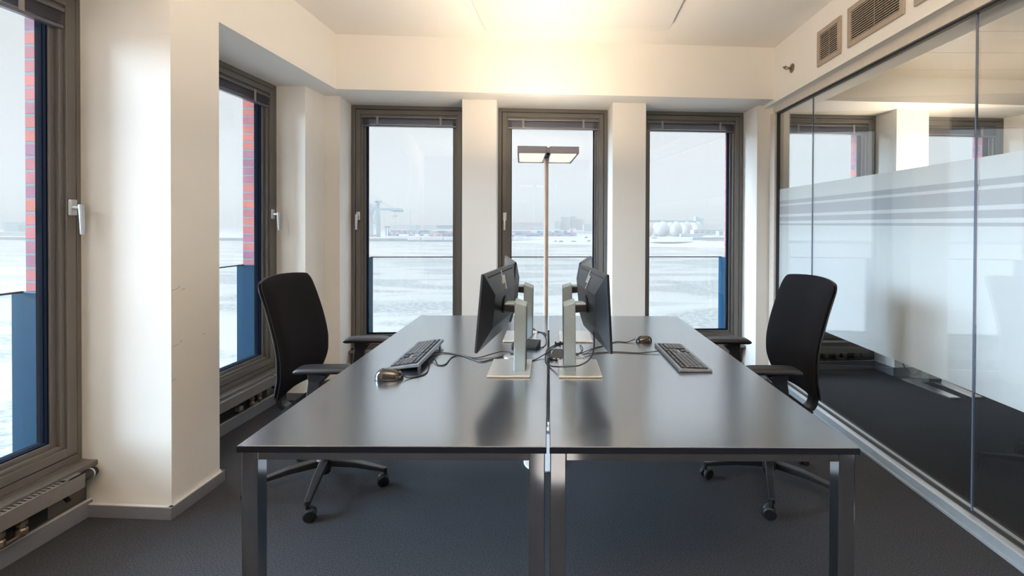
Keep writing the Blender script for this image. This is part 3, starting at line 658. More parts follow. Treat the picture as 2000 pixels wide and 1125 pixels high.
# ------------------------------------------------------------------ mice
def mouse(loc, rz, label, k=1.0):
    t = thing('computer_mouse', label, 'mouse', loc, rz, 'black computer mice')
    def shell(u, v):
        x = u * .052; prof = math.sqrt(max(0, 1 - abs(u) ** 2.6)); y = v * .031 * (.35 + .65 * prof) if prof > 0 else 0
        hgt = (.036 - .006 * (u + .3)) * (max(0, 1 - abs(u) ** 2.8)) ** .6 * (max(0, 1 - abs(v) ** 3.0)) ** .5
        return Vector((x, y * prof ** .4, .003 + hgt)) * k, Vector((x * .97, y * .95 * prof ** .4, .0005)) * k
    MB().surf(shell, 16, 12, 0).build('body', 'mouse', t, smooth=True, sub=1)
    MB().tube([(.030 * k, -.003, .0265 * k), (.030 * k, .003, .0265 * k)], .0062 * k, 14).build('scroll_wheel', 'blackpl', t)
    MB().box(.004 * k, .026 * k, -.0006, .0006, .022 * k, .0350 * k).build('button_split', 'dark', t)
    return t
mouse((-.592, 1.690, DZ), math.radians(10), 'larger glossy black mouse in front of the left keyboard', 1.02)
mouse((.470, 2.235, DZ), math.radians(190), 'smaller black mouse behind the right keyboard', .82)

# ------------------------------------------------------------------ docks and cables on the desks
def dock(loc, rz, dims, label):
    t = thing('docking_box', label, 'docking station', loc, rz); a, b_, h = dims
    MB().prism([(-b_ / 2, 0), (b_ / 2, 0), (b_ / 2, h), (-b_ / 2, h * .55)], -a / 2, a / 2, Matrix(((0, 0, 1, 0), (1, 0, 0, 0), (0, 1, 0, 0), (0, 0, 0, 1)))).build('body', 'blackpl', t, bevel=.004)
    for k in range(3): MB().box(-a / 2 + .015 + k * .018, -a / 2 + .027 + k * .018, -b_ / 2 - .0005, -b_ / 2 + .001, .004, .010).build('port', 'logo', t)
    return t
dock((.060, 1.965, DZ), math.radians(-12), (.095, .090, .026), 'flat black box beside the seam, right desk')
dock((-.105, 2.135, DZ), math.radians(-14), (.125, .075, .030), 'flat black box behind the near left stand')
def cable(name, pts, label, cat='cable', r=.0022, plug=None):
    P_ = smooth_path([(a, b_, DZ + .0005 + r + (c if c else 0)) for a, b_, c in pts], 7)
    o = MB().tube(P_, r, 7).build(name, 'cable', smooth=True); tag(o, label, cat, 'cables on the desks'); return o
cable('keyboard_cable', [(-.505, 2.00, .006), (-.458, 2.021, .0), (-.371, 1.982, 0), (-.309, 1.945, 0), (-.248, 1.984, .006), (-.205, 2.010, .010), (-.165, 2.0, .008)], 'black cable running from the left keyboard to the grommet')
cable('mouse_cable', [(-.541, 1.690, .010), (-.516, 1.69, .0), (-.472, 1.736, 0), (-.479, 1.824, 0), (-.495, 1.890, .004), (-.478, 1.905, .008), (-.449, 1.848, 0), (-.421, 1.858, 0), (-.416, 1.955, 0), (-.385, 1.985, 0), (-.317, 1.923, 0), (-.28, 1.895, .0), (-.243, 1.925, 0), (-.19, 1.985, 0)], 'thin wavy black cable of the larger mouse')
cable('looped_cable', [(-.12, 2.12, .02), (-.10, 2.20, .015), (-.071, 2.37, .004), (-.045, 2.42, 0), (-.018, 2.345, .0), (-.010, 2.212, 0), (-.027, 2.12, 0), (-.062, 2.09, .010)], 'black cable in a round loop near the seam, left desk')
cable('seam_crossing_cable', [(-.15, 1.875, 0), (-.088, 1.897, 0), (-.056, 1.925, 0), (-.025, 1.965, .006), (.009, 1.99, .020), (.03, 1.985, .029)], 'black cable crossing the desk seam into the right box')
cable('far_cable', [(-.125, 2.55, .0), (-.09, 2.52, 0), (-.06, 2.44, 0), (-.02, 2.40, 0), (-.012, 2.36, 0)], 'thin black cable by the far left monitor stand')
cable('keyboard_cable', [(.50, 2.042, .006), (.41, 2.032, 0), (.35, 2.040, 0), (.297, 2.047, 0), (.22, 2.03, 0), (.15, 1.99, .004)], 'black cable running straight from the right keyboard')
cable('mouse_cable', [(.428, 2.240, .010), (.385, 2.218, 0), (.347, 2.225, 0), (.322, 2.217, 0), (.287, 2.178, 0), (.211, 2.105, 0), (.14, 2.0, .004)], 'black cable of the smaller mouse on the right desk')
cable('monitor_cable', [(.176, 1.765, .165), (.176, 1.75, .10), (.160, 1.737, .060), (.122, 1.733, .036), (.085, 1.742, .028), (.045, 1.775, .016), (.010, 1.83, .002), (-.010, 1.90, 0), (-.012, 1.98, .004), (-.004, 2.06, .004), (.034, 2.156, 0), (.075, 2.20, 0)], 'thick black cable hanging from the near right monitor', r=.003)
cable('short_cable', [(.150, 2.16, 0), (.155, 2.08, .012), (.150, 2.0, .018), (.130, 1.98, .008), (.123, 1.965, .006)], 'short black cable bent into the right grommet')
cable('ferrite_cable', [(.004, 1.93, .002), (.004, 1.98, .006), (.008, 2.03, .010)], 'black cable piece with thick core lying on the seam', r=.006)
u = thing('usb_adapter', 'tiny black adapter with two prongs behind the right box', 'adapter', (.045, 2.175, DZ), .3)
MB().box(-.012, .012, -.006, .006, 0, .010).build('body', 'blackpl', u, bevel=.002)
for s_ in (-1, 1): MB().box(s_ * .012 - .003, s_ * .012 + .003, -.004, .004, 0, .016).build('prong', 'blackpl', u, bevel=.001)

# ------------------------------------------------------------------ office chairs
def make_chair(loc, rz, label, star0):
    t = thing('office_chair', label, 'chair', loc, rz, 'black swivel office chairs')
    def px(z):                                                     # side profile of the back
        k = (z - .68) / .36
        return -.120 - (.098 * k ** 1.4 if k > 0 else .0) - (.045 * ((.62 - z) / .14) ** 1.6 if z < .62 else 0)
    def hw(v):                                                     # half width over height v in [-1,1]
        pts = [(-1, .178), (-.9, .200), (-.72, .222), (-.45, .238), (-.15, .240), (.2, .240), (.6, .236), (.86, .233), (.95, .229), (1.0, .212)]
        for (a, wa), (b_, wb) in zip(pts, pts[1:]):
            if v <= b_: f = (v - a) / (b_ - a); f = f * f * (3 - 2 * f); return wa + (wb - wa) * f
        return pts[-1][1]
    def back(thk, off, grow=0.0):
        def f(u, v):
            z = .757 + v * (.282 + grow) + .016 * (1 - u * u) * max(v, 0); y = u * (hw(v) + grow)
            e = (1 - abs(u) ** 6) ** .5 * (1 - abs(v) ** 10) ** .5; x = px(min(max(z, .475), 1.05)) - off + .030 * u * u
            return Vector((x + thk / 2 * e - .004 * (1 - e), y, z)), Vector((x - thk / 2 * e - .004 * (1 - e), y * .995, z))
        return f
    bk = MB().surf(back(.060, 0), 20, 26, 0).build('backrest', 'fabric', t, smooth=True, sub=1)
    MB().surf(back(.044, .018, -.002), 20, 26, 0).build('back_shell', 'blackpl', t, smooth=True, sub=1)
    # J-shaped back support
    MB().bar(smooth_path([(-.02, 0, .405), (-.10, 0, .385), (-.175, 0, .375), (-.215, 0, .405), (-.218, 0, .47), (-.190, 0, .56), (-.160, 0, .66), (-.150, 0, .72)], 5), .062, .026).build('back_support', 'blackpl', t, bevel=.006)
    def seat(u, v):
        x = .105 + u * .225; sx = (1 - abs(u) ** 5) ** .5; sy = (1 - abs(v) ** 5) ** .5; y = v * (.235 - .03 * max(0, -u) ** 2)
        dz = -.035 * max(0, (u - .45)) ** 1.5; e = min(sx, 1) * min(sy, 1)
        return Vector((x, y, .435 + dz + .034 * e)), Vector((x * .98, y * .97, .435 + dz - .022 * e))
    MB().surf(seat, 16, 16, 0).build('seat', 'fabric', t, smooth=True, sub=1)
    MB().box(-.06, .25, -.15, .15, .375, .418).build('seat_mechanism', 'blackpl', t, bevel=.015, seg=3)
    MB().tube([(.07, -.14, .39), (.07, -.24, .385)], .006).tube([(.07, -.24, .385), (.07, -.275, .385)], .011).build('lever', 'blackpl', t)
    for s_ in (-1, 1):
        ar = MB()
        def pad(u, v):
            x = .118 + u * .128; y = s_ * .265 + v * (.044 - .006 * u * u); e = (.45 + .55 * (1 - abs(u) ** 8) ** .5) * (.3 + .7 * (1 - abs(v) ** 6) ** .5)
            d = -.007 * max(0, abs(u) - .55) ** 1.4 * 2
            return Vector((x, y, .657 + d + .013 * e)), Vector((x, y * 1.0, .652 + d - .012 * e))
        a_ = MB().surf(pad, 16, 10, 0).build('armrest', 'armpad', t, smooth=True, sub=1)
        MB().bar([(.055, s_ * .262, .395), (.063, s_ * .264, .50), (.075, s_ * .265, .60), (.090, s_ * .265, .644)], [.030, .028, .028, .040], [.066, .060, .058, .10]).build('arm_post', 'blackpl', t, bevel=.006)
        MB().bar([(.06, s_ * .13, .395), (.055, s_ * .24, .392), (.055, s_ * .275, .41)], .06, .022, side=(1, 0, 0)).build('arm_bracket', 'blackpl', t, bevel=.005)
    MB().tube([(0, 0, .08), (0, 0, .20)], .026, 20).tube([(0, 0, .2), (0, 0, .38)], .016, 20).build('gas_column', 'blackpl', t)
    MB().lathe([(.0, .045), (.022, .045), (.026, .052), (.030, .07), (.044, .085), (.044, .120), (.030, .128), (0, .128)]).build('hub', 'blackpl', t)
    for k in range(5):
        a = star0 - rz + k * 2 * PI / 5; c_, s_ = math.cos(a), math.sin(a); P_ = lambda r_, z_: (c_ * r_, s_ * r_, z_)
        MB().bar([P_(.035, .104), P_(.16, .100), P_(.285, .082), P_(.318, .076)], [.040, .036, .028, .026], [.036, .028, .020, .018], side=(-s_, c_, 0)).build('base_leg', 'blackpl', t, bevel=.004)
        cas = MB().tube([P_(.315, .045), P_(.315, .088)], .009, 10).build('caster', 'blackpl', t)
        ta = a + .5 + k * 1.1; fx, fy = math.cos(ta), math.sin(ta); cx_, cy_ = c_ * .315 - fx * .010, s_ * .315 - fy * .010
        for q in (-1, 1):
            nx, ny = -fy * q, fx * q
            MB().tube([(cx_ + nx * .004, cy_ + ny * .004, .0285), (cx_ + nx * .008, cy_ + ny * .008, .0285), (cx_ + nx * .020, cy_ + ny * .020, .0285), (cx_ + nx * .024, cy_ + ny * .024, .0285)], [.024, .028, .028, .022], 20).build('wheel', 'blackpl', cas, smooth=False)
        MB().box(cx_ - .008, cx_ + .008, cy_ - .008, cy_ + .008, .03, .058).build('wheel_fork', 'blackpl', cas, bevel=.003)
    return t
make_chair((-1.13, 2.30, 0), math.radians(2), 'black high-back swivel chair at the left desk, before the left windows', math.radians(-5))
make_chair((1.125, 2.31, 0), math.radians(179), 'black high-back swivel chair at the right desk, before the glass partition', math.radians(174.6))

# ------------------------------------------------------------------ floor lamps
def lamp_head(t, z, oy, rz, energy, power_down=1.0):
    """twin panel head; uplight area light sits in the top opening"""
    R_ = Matrix.Translation((0, oy, z)) @ Matrix.Rotation(rz, 4, 'Z')
    hd_ = MB()
    for x0, x1 in ((-.185, -.008), (.008, .185)):
        hd_.box(x0, x1, -.225, -.213, 0, .042, R_); hd_.box(x0, x1, .213, .225, 0, .042, R_); hd_.box(x0, x0 + .010, -.213, .213, 0, .042, R_); hd_.box(x1 - .010, x1, -.213, .213, 0, .042, R_)
    hd_.box(-.009, .009, -.215, .225, .006, .036, R_); h = hd_.build('lamp_head', 'lampgrey', t, bevel=.002)
    for x0, x1 in ((-.172, -.020), (.020, .172)): tag(MB().box(x0, x1, -.205, .205, .006, .010, R_).build('diffuser', 'glowpane', t), 'lit warm white diffuser')
    for x0, x1 in ((-.172, -.020), (.020, .172)): MB().box(x0, x1, -.205, .205, .028, .031, R_).build('uplight_pane', 'uplight', t)
    br_ = MB(); br_.prism([(-.020, -.012), (.020, -.012), (.010, .004), (-.010, .004)], 0, 0, None) if False else None
    MB().tube([R_ @ Vector((0, 0, -.030)), R_ @ Vector((0, 0, .004))], [.017, .020], 16).build('head_joint', 'lamppole', t)
    MB().tube([R_ @ Vector((0, -.17, -.004)), R_ @ Vector((0, -.17, .006))], .010, 12).build('sensor', 'dark', t)
    ld = bpy.data.lights.new('uplight_source', 'AREA'); ld.shape = 'RECTANGLE'; ld.size = .34; ld.size_y = .40; ld.energy = energy; ld.color = (1.0, .79, .58)
    lo = bpy.data.objects.new('uplight_source', ld); C.objects.link(lo); lo.parent = t; lo.location = (0, oy, z + .050); lo.rotation_euler = (PI, 0, rz)
    return h
lp = thing('floor_lamp', 'tall twin-head floor lamp standing behind the desks before the middle window', 'floor lamp', (-.018, 2.925, 0))
stad = [(.112 * math.cos(a), -.428 + .112 * math.sin(a)) for a in [PI + PI * k / 20 for k in range(21)]] + [(.112, .06), (-.112, .06)]
MB().prism([(x - .004, y) for x, y in stad], 0, .010).build('base_plate', 'lampwhite', lp, bevel=.003)
MB().tube([(0, 0, .010), (0, 0, 1.715)], .0142, 20).build('pole', 'lamppole', lp, smooth=False)
lamp_head(lp, 1.735, .03, math.radians(3.5), 6.0)
l2 = thing('floor_lamp', 'floor lamp with forked flat base in the neighbouring room', 'floor lamp', (3.19, 3.80, 0))
fk = MB(); fk.prism([(-.19, .05), (-.155, -.37), (-.072, -.37), (-.100, -.03), (.02, -.03), (.02, -.36), (.108, -.36), (.14, .05)], 0, .012)
fk.build('base_plate', 'plate', l2, bevel=.002)
MB().box(-.035, .075, -.035, .035, .012, .30).build('switch_box', 'frame', l2, bevel=.004)
MB().tube([(.02, 0, .30), (.02, 0, 1.565)], .016, 16).build('pole', 'lamppole', l2)
MB().tube(smooth_path([(-.03, .02, .14), (-.10, .03, .05), (-.17, .05, .11), (-.19, .06, .20)], 5), .005).build('power_cord', 'cable', l2, smooth=True)
lamp_head(l2, 1.575, -.24, 0, 8)
fill_lamp = thing('floor_lamp', 'added unseen twin-head fill lamp behind the photographer', 'floor lamp', (.05, -.45, 0))  # added unseen lamp, warm fill for ceiling and upper walls
MB().prism([(x, -y) for x, y in stad], 0, .010).build('base_plate', 'lampwhite', fill_lamp, bevel=.003)
MB().tube([(0, 0, .010), (0, 0, 1.715)], .0142, 20).build('pole', 'lamppole', fill_lamp)
lamp_head(fill_lamp, 1.735, -.03, 0, 125)

# ------------------------------------------------------------------ outside: river, port, haze
def at(u, v, y):
    d = CR @ Vector(((u - PPX) / FPX, -(v - PPY) / FPX, -1)); return Vector((0, 0, CAMZ)) + d * (y / d.y)
ZW = -12.7
tag(MB().prism([(-3000, -1200), (3000, -1200), (3000, 600), (-3000, 600)], ZW - 1, ZW).build('river', 'river'), 'wide river covered with broken ice and snow', 'river', None, 'structure')  # extended out of view around the building to block sun from below
tag(MB().prism([(-5000, 362), (62, 362), (62, 400), (5000, 400), (5000, 4000), (-5000, 4000)], ZW, ZW + 2.0).build('far_land', 'snow'), 'snow covered flat port land on the far shore', 'land', None, 'structure')

def px_box(u0, u1, v0, v1, y, depth, m, name, label, cat, group=None, parent=None):
    a = at(u0, v1, y); b_ = at(u1, v0, y)
    o = MB().box(min(a.x, b_.x), max(a.x, b_.x), y, y + depth, a.z, b_.z).build(name, m, parent)
    if parent is None: tag(o, label, cat, group)
    return o
# quay walls
px_box(-380, 796, 466, 472.0, 358, 4, 'quay', 'quay_wall', 'dark quay wall at the water line, left half', 'quay wall')
qw = thing('quay_wall', 'lighter concrete quay wall right of the dark one', 'quay wall', at(905, 470, 355))
for u0, u1 in ((796, 820), (823, 863), (867, 905), (905, 1000), (1003, 1036)): 
    o = px_box(u0, u1, 462.5, 469.5, 355, 3, 'quaylight', 'wall_panel', '', '', None, None); o.parent = qw; o.location = -qw.location
    for k in ('label', 'category'):
        if k in o: del o[k]
o = px_box(796, 1020, 469.5, 473, 354, 3, 'quay', 'footing', '', ''); o.parent = qw; o.location = -qw.location
for k in ('label', 'category'):
    if k in o: del o[k]

# snowy bank with mounds at right
def mound(u, v, y, rx, ry, h, name, label, m='snow', cat='snow mound', group=None):
    p_ = at(u, v, y); p_.z -= .35 * h; mb = MB(); prof = [(1, 0), (.86, .32), (.62, .66), (.34, .90), (.0, 1)]
    mb.lathe([(r_, z_) for r_, z_ in prof], seg=28, mtx=Matrix.Translation(p_) @ Matrix.Diagonal((rx, ry, h, 1)))
    return tag(mb.build(name, m, smooth=True), label, cat, group)
bank = MB(); 
bpts = [(-30, 352, 0.2), (10, 330, 1.6), (60, 300, 2.6), (110, 285, 3.2), (170, 280, 3.0), (420, 270, 3.2)]
lo_v = [bank.b.verts.new(Vector((x, y - 14, ZW + .05))) for x, y, h in bpts]; mi_v = [bank.b.verts.new(Vector((x, y + 6, ZW + h))) for x, y, h in bpts]; hi_v = [bank.b.verts.new(Vector((x, 402, ZW + 3.4))) for x, y, h in bpts]
for r0, r1 in ((lo_v, mi_v), (mi_v, hi_v)):
    for i in range(len(bpts) - 1): bank.b.faces.new([r0[i], r0[i + 1], r1[i + 1], r1[i]])
for i in range(len(bpts) - 1): bank.b.faces.new([lo_v[i + 1], lo_v[i], hi_v[i], hi_v[i + 1]])
tag(bank.build('snowy_bank', 'snow'), 'snowy river bank at the far shore, middle to right', 'river bank', None, 'structure')
mound(1318, 470.5, 300, 16, 8, 2.2, 'snow_mound', 'broad snow mound at the shore before the egg silos')
mound(1392, 463.5, 310, 9, 5, 2.0, 'snow_heap', 'small pointed snow heap beside the low white building')
for i, (u, v) in enumerate(((1085, 471), (1096, 471.5), (1120, 471.5), (1150, 470.5), (1293, 473), (1328, 473.5), (1370, 473.5), (1397, 473), (1278, 465), (1145, 463.5))):
    mound(u, v, 296, 1.2 + .5 * (i % 3), 1.0, .7 + .25 * (i % 2), 'dark_boulder', 'dark bush or boulder on the snowy shore', 'darkland', 'boulder', 'dark boulders along the snowy shore')

# egg shaped digesters with walkway and stair tower
eggs = [(1263, 26, 'leftmost egg silo, cut off by the window frame'), (1294, 27.0, 'largest looking egg silo, second from left'), (1320.5, 20, 'middle one of the five egg silos'), (1341.5, 18.5, 'fourth egg silo from left'), (1362, 16.5, 'rightmost egg silo beside the stair tower')]
for i, (u, wpx, l) in enumerate(eggs):
    y = 470 * 27 / wpx * .62 + 120; y = 400 + i * 22; p_ = at(u, 462, y); top = at(u, 432.5, y).z; hh = top - p_.z; r_ = hh * .46 if i < 2 else hh * (.40 if i < 3 else .37)
    prof = [(.50, 0), (.74, .10), (.93, .25), (1.0, .40), (.94, .58), (.78, .76), (.52, .90), (.22, .98), (0, 1)]
    e = thing('digester_silo', l, 'silo', p_, 0, 'egg shaped digester silos')
    MB().lathe([(a * r_, b_ * hh) for a, b_ in prof], seg=32).build('shell', 'egg', e, smooth=True)
    MB().lathe([(r_ * .24, hh * .97), (r_ * .24, hh * 1.03)], seg=12).build('top_hatch', 'paleblue', e)
for i, (u, l) in enumerate(((1283, 'pale silo of the rear row, left'), (1309, 'pale silo of the rear row, second'), (1332, 'pale silo of the rear row, third'), (1353, 'pale silo of the rear row, right'))):
    y = 470 + i * 22; p_ = at(u, 461, y); hh = at(u, 434, y).z - p_.z; e = thing('digester_silo', l, 'silo', p_, 0, 'rear row of digester silos')
    MB().lathe([(a * hh * .38, b_ * hh) for a, b_ in prof], seg=24).build('shell', 'egg', e, smooth=True)
wk = thing('silo_walkway', 'long thin walkway bridge running over the egg silos', 'walkway', at(1265, 432, 398))
a, b_ = at(1240, 431.5, 398), at(1364, 432.8, 495)
for k, (w_, h_) in enumerate(((2.0, .5),)):
    q = MB().bar([a - wk.location, b_ - wk.location], 2.0, .8, side=(0, 0, 1)).build('deck', 'steel', wk)
for k in range(10):
    f = k / 9; c_ = a.lerp(b_, f) - wk.location; MB().box(c_.x - .15, c_.x + .15, c_.y - .1, c_.y + .1, c_.z, c_.z + 1.4).build('railing_post', 'steel', wk)
st = thing('stair_tower', 'dark slanted-top stair tower right of the egg silos', 'tower', at(1366, 462, 500))
hh = at(1366, 425, 500).z - st.location.z; MB().prism([(-4, 0), (4.5, 0), (4.5, hh), (2.5, hh - .6), (-1, hh + .4), (-2, hh + 1.3), (-4, hh + 1.6)], 0, 7, Matrix(((1, 0, 0, 0), (0, 0, 1, 0), (0, 1, 0, 0), (0, 0, 0, 1)))).build('shaft', 'steel', st)
ms = thing('antenna_mast', 'thin lattice mast rising behind the egg silos', 'mast', Vector((at(1342.5, 436, 620).x, 620, ZW + 2.0)))
MB().box(-.35, .35, -.3, .3, 0, at(1342.5, 423, 620).z - ms.location.z).build('pole', 'steel', ms)
MB().box(-.9, .9, -.5, .5, at(1342.5, 423.5, 620).z - ms.location.z, at(1342.5, 421.5, 620).z - ms.location.z).build('top_box', 'quay', ms)
def bldg(name, u0, u1, vt, vb, y, depth, m, label, roof=True, wins=0, cat='building', group=None):
    a, b_ = at(u0, vb, y), at(u1, vt, y); t = thing(name, label, cat, ((a.x + b_.x) / 2, y + depth / 2, a.z), 0, group); w_ = (b_.x - a.x) / 2; h_ = b_.z - a.z
    MB().box(-w_, w_, -depth / 2, depth / 2, 0, h_).build('wall', m, t)
    if roof: MB().box(-w_ * 1.01, w_ * 1.01, -depth / 2 * 1.02, depth / 2, h_, h_ + h_ * .12).build('snowy_roof', 'snow', t)
    for k in range(wins):
        x = -w_ + 2 * w_ * (k + .5) / wins; MB().box(x - w_ / wins * .55, x + w_ / wins * .55, -depth / 2 - .1, -depth / 2 + .05, h_ * .45, h_ * .75).build('window', 'quay', t)
    return t
bldg('low_building', 1355, 1412, 450, 459, 330, 8, 'whitewall', 'low pale building with window bands right of the silos', True, 5)
bldg('low_annex', 1404, 1413, 451.5, 460, 316, 6, 'paleblue', 'small pale annex near the right window edge', False, 1)
bldg('long_shed', 1330, 1372, 457, 463, 322, 4, 'paleblue', 'long low grey shed at the foot of the silos', False, 0)
fn = thing('sheet_pile_fence', 'long row of dark vertical sheet piles at the right shore', 'fence', at(1386, 468.5, 305))
for k in range(36):
    x = (k - 18) * .62; MB().box(x - .20, x + .20, 0, .3, 0, 1.7).build('pile', 'quay', fn)

# container terminal
cols = ['cblue', 'cgrey', 'cviolet', 'cgreen', 'cred', 'cblue', 'steel', 'cblue', 'cviolet', 'steel']
def containers(u0, u1, vt, vb, y, n, rows, label):
    a, b_ = at(u0, vb, y), at(u1, vt, y); w_ = (b_.x - a.x) / n; h_ = (b_.z - a.z) / rows
    for j in range(rows):
        for i in range(n):
            if j == rows - 1 and random.random() < .18: continue
            m_ = random.choice(cols); rn = ['bottom', 'middle', 'top'][j] if rows > 1 else 'single'
            o = MB().box(-w_ * .48, w_ * .48, 0, 6, 0, h_ * .97).build('shipping_container', m_); o.location = (a.x + w_ * (i + .5), y, a.z + h_ * j)
            cn = dict(cblue='dark blue', cgrey='grey', cviolet='mauve', cgreen='green', cred='red', steel='blue-grey')[m_]
            tag(o, '%s shipping container, %s row, %s' % (cn, rn, label), 'container', '%s containers, %s row, %s' % (cn, rn, label))
    return
containers(757, 838, 449.5, 461, 392, 15, 3, 'left half of left back window')
containers(838, 892, 451, 462, 388, 9, 3, 'right half of left back window')
containers(994, 1061, 451, 462, 400, 11, 3, 'left of the lamp pole')
containers(1071, 1126, 450.5, 461.5, 402, 9, 3, 'right of the lamp pole')
containers(994, 1036, 459, 463.5, 380, 5, 1, 'just behind the light quay wall')
bldg('white_warehouse', 839, 851, 451, 461, 380, 8, 'whitewall', 'small white box building among the containers', False)
bldg('white_truck_shed', 851, 858, 455, 461.5, 378, 6, 'whitewall', 'lower white box right of the small white building', False)
for i, (u0, u1, vt, vb, y, m, l) in enumerate((
        (762, 880, 441, 448, 640, 'paleblue', 'long pale warehouse row on the horizon, left back window'), (800, 812, 439.5, 449, 560, 'steel', 'small dark gate frame on the horizon'),
        (853, 878, 440.5, 446, 520, 'cblue', 'dark blue gantry shed near the right edge of the left back window'), (990, 1061, 436, 445, 640, 'cviolet', 'pale mauve terminal roofs left of the lamp pole'),
        (992, 1060, 441, 449, 560, 'paleblue', 'pale terminal halls left of the lamp pole'), (1083, 1093, 432, 447, 620, 'steel', 'blue block tower of the power plant'),
        (1094, 1112, 427, 449, 640, 'paleblue', 'largest pale block of the power plant'), (1112.5, 1125, 425, 446, 660, 'paleblue', 'right pale block of the power plant'),
        (1125, 1140, 431, 449, 680, 'paleblue', 'stepped pale shed right of the power plant'), (1140, 1166, 440, 452, 600, 'paleblue', 'low pale hall at the right edge of the middle window'),
        (1372, 1416, 441, 449, 900, 'paleblue', 'hazy tree line and halls behind the low building'), (0, 46, 424, 446, 900, 'paleblue', 'hazy wooded ridge seen through the near left window'),
        (8, 44, 436, 453, 440, 'paleblue', 'pale dock hall seen through the near left window'), (12, 36, 439, 451, 415, 'steel', 'darker hall gate seen through the near left window'),
        (0, 48, 455, 463, 392, 'cgrey', 'low quay sheds seen through the near left window'))):
    bldg('port_building', u0, u1, vt, vb, y, 20, m, l, i not in (1, 5, 13), 0)
# crane
cr_ = thing('gantry_crane', 'large pale container gantry crane at the quay, left back window', 'crane', at(752, 463, 372)); o0 = cr_.location.copy()
def rel(u, v, y): return at(u, v, y) - o0
for (u, y) in ((722, 372), (737, 372), (727, 392), (741, 392)): MB().bar([rel(u, 463, y), rel(u - 1, 398, y)], 1.3, 1.3).build('leg', 'steel', cr_)
MB().bar([rel(700, 409, 372), rel(786, 409, 372)], 1.2, 1.9, side=(0, 1, 0)).bar([rel(700, 409, 378), rel(786, 409, 378)], 1.2, 1.9, side=(0, 1, 0)).build('boom', 'steel', cr_)
MB().bar([rel(766, 410.5, 375), rel(786, 411.5, 375)], 5, 2.0, side=(0, 1, 0)).build('boom_tip', 'quay', cr_)
for u1, v1, u2, v2 in ((721, 376, 769, 406), (720, 380, 762, 406), (721, 384, 733, 402)): MB().tube([rel(u1, v1, 375), rel(u2, v2, 375)], .16, 6).build('stay_cable', 'steel', cr_)
MB().bar([rel(735, 408, 375), rel(738, 393, 375)], 4, 1.6).build('tower', 'steel', cr_); MB().bar([rel(732, 394, 375), rel(744, 394, 375)], 4, 1.6).build('machine_house', 'steel', cr_)
MB().bar([rel(718, 436, 373), rel(738, 436, 373)], 1.0, 1.0).bar([rel(718, 404, 373), rel(738, 403, 373)], 3.0, 2.5).build('cross_beam', 'paleblue', cr_)
for u in (720, 725, 730): MB().bar([rel(u, 436, 373), rel(u + 6, 410, 373)], .5, .5).build('brace', 'paleblue', cr_)
MB().tube([rel(772.5, 412, 375), rel(772.5, 460, 375)], .12, 6).build('hoist_cable', 'steel', cr_); MB().bar([rel(766, 422, 375), rel(776, 422, 375)], 2, .8).build('spreader', 'steel', cr_)
sc_ = thing('straddle_carrier', 'tall blue straddle carrier on the quay beside the crane', 'carrier', at(756.5, 461, 374)); o0 = sc_.location.copy()
for u in (753.8, 759.3):
    MB().bar([rel(u, 461, 374), rel(u, 443, 374)], .5, .55).build('leg', 'cblue', sc_); MB().bar([rel(u, 461, 378), rel(u, 443, 378)], .5, .55).build('leg', 'cblue', sc_)
MB().bar([rel(753, 443, 376), rel(760.2, 443, 376)], 4, 1.0).build('top_frame', 'cblue', sc_)
tag(px_box(720, 736, 458, 462, 362, 4, 'cred', 'red_truck_trailer', 'red low trailer at the foot of the crane', 'trailer'), 'red low trailer at the foot of the crane', 'trailer')
for i, (u, v, m) in enumerate(((783, 459, 'white'), (793, 459, 'white'), (802, 459.5, 'cred'), (814, 459.5, 'white'), (823.5, 460, 'cred'), (832.5, 460, 'white'), (843, 460.5, 'cviolet'), (857, 461, 'cred'))):
    tk = thing('parked_truck', ['white', 'white', 'red', 'white', 'red', 'white', 'mauve', 'red'][i] + ' parked truck on the quay before the containers, %s from left' % ['first', 'second', 'third', 'fourth', 'fifth', 'sixth', 'seventh', 'last'][i], 'truck', at(u, 461.5, 366), 0, 'trucks parked on the quay')
    MB().box(-1.6, 1.4, 0, 2, .3, 1.7).build('cargo_box', m, tk); MB().box(1.45, 2.1, .1, 1.9, .3, 1.4).build('cab', 'white', tk)
# light masts
for i, (u, vt) in enumerate(((800.8, 413), (743.5, 426), (751.3, 422), (764, 432), (782.3, 427), (865.3, 426), (871.5, 427), (1008.5, 424), (1081.5, 413), (1087, 417))):
    y = 480 if i in (0, 7) else 618; p_ = at(u, 452, y); p_.z = ZW + 2.0; mt_ = thing('light_mast', 'thin tall light mast, %s' % ['the strongest one, centre of left back window', 'left of the carrier, near the crane', 'second one near the crane', 'short one right of the carrier', 'left of the strongest mast', 'left one of the right pair', 'right one of the right pair', 'alone at left in the middle window', 'leaning beside the power plant', 'shorter one beside the power plant'][i], 'mast', p_, 0, 'light masts of the port')
    h_ = at(u, vt, y).z - p_.z; MB().tube([(0, 0, 0), (0, 0, h_)], [.45 if i == 0 else .28, .22 if i == 0 else .14], 6).build('pole', 'steel', mt_); MB().box(-1.3, 1.3, -.3, .3, h_, h_ + .5).build('lamp_frame', 'steel', mt_)
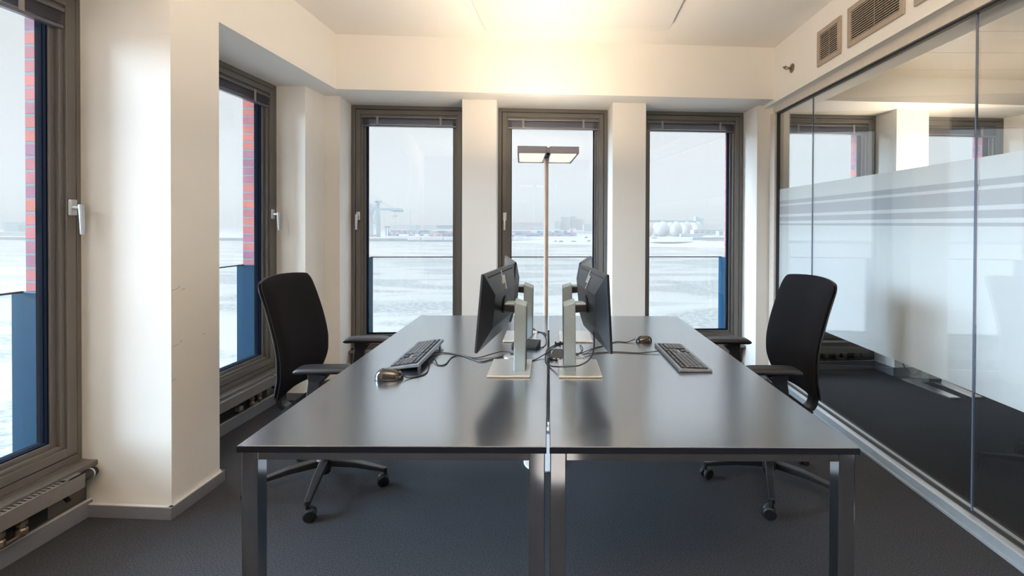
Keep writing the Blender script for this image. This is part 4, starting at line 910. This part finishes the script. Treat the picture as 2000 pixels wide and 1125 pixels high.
# chimneys, mast and wind turbine
for i, u in enumerate((1096.3, 1100.2, 1104.4)):
    p_ = at(u, 426.5, 636); p_.z = ZW + 2.0; h_ = at(u, 405.5, 636).z - p_.z; c_ = tag(MB().tube([(0, 0, 0), (0, 0, h_)], [.45, .40], 10).build('chimney', 'steel'), '%s of the three slender chimneys of the power plant' % ['left', 'middle', 'right'][i], 'chimney', 'slender chimneys of the power plant'); c_.location = p_
rm = thing('radio_mast', 'lattice mast with ring platforms right of the chimneys', 'mast', Vector((at(1117, 428, 655).x, 655, ZW + 2.0))); h_ = at(1117, 404, 655).z - rm.location.z
MB().tube([(0, 0, 0), (0, 0, h_)], [.8, .2], 6).build('pole', 'steel', rm)
for f in (.62, .72): MB().lathe([(2.4, h_ * f), (2.4, h_ * f + .5)], seg=14).build('ring_platform', 'steel', rm)
wt = thing('wind_turbine', 'faint tall wind turbine behind the power plant', 'wind turbine', at(1087.5, 440, 1500)); o0 = wt.location.copy(); hub = rel(1087.5, 359, 1500)
MB().tube([(0, 0, 0), hub], [2.3, 1.3], 12).build('tower', 'paleblue', wt); MB().tube([hub + Vector((0, -3, 0)), hub + Vector((0, 5, 0))], 1.9, 10).build('nacelle', 'paleblue', wt)
for u, v in ((1105.5, 341), (1072, 351.5), (1083, 383)):
    MB().tube([hub, hub.lerp(rel(u, v, 1500), .3), rel(u, v, 1500)], [.9, 1.3, .3], 8).build('blade', 'paleblue', wt)
# haze over the river
hz = bpy.data.materials.new('winter_haze'); hz.use_nodes = True; t = hz.node_tree; t.nodes.clear(); o_ = t.nodes.new('ShaderNodeOutputMaterial'); vs = t.nodes.new('ShaderNodeVolumeScatter')
vs.inputs['Color'].default_value = (1.0, .93, .89, 1); vs.inputs['Density'].default_value = .00075; vs.inputs['Anisotropy'].default_value = 0.0
va = t.nodes.new('ShaderNodeVolumeAbsorption'); va.inputs['Color'].default_value = (0, 0, 0, 1); va.inputs['Density'].default_value = .0014
ash = t.nodes.new('ShaderNodeAddShader'); t.links.new(vs.outputs[0], ash.inputs[0]); t.links.new(va.outputs[0], ash.inputs[1]); t.links.new(ash.outputs[0], o_.inputs['Volume'])
HZ = tag(MB().box(-1500, 1500, 60, 1700, ZW + .02, 90).build('winter_haze', hz), 'pale winter haze over the river and port', 'haze', None, 'stuff')
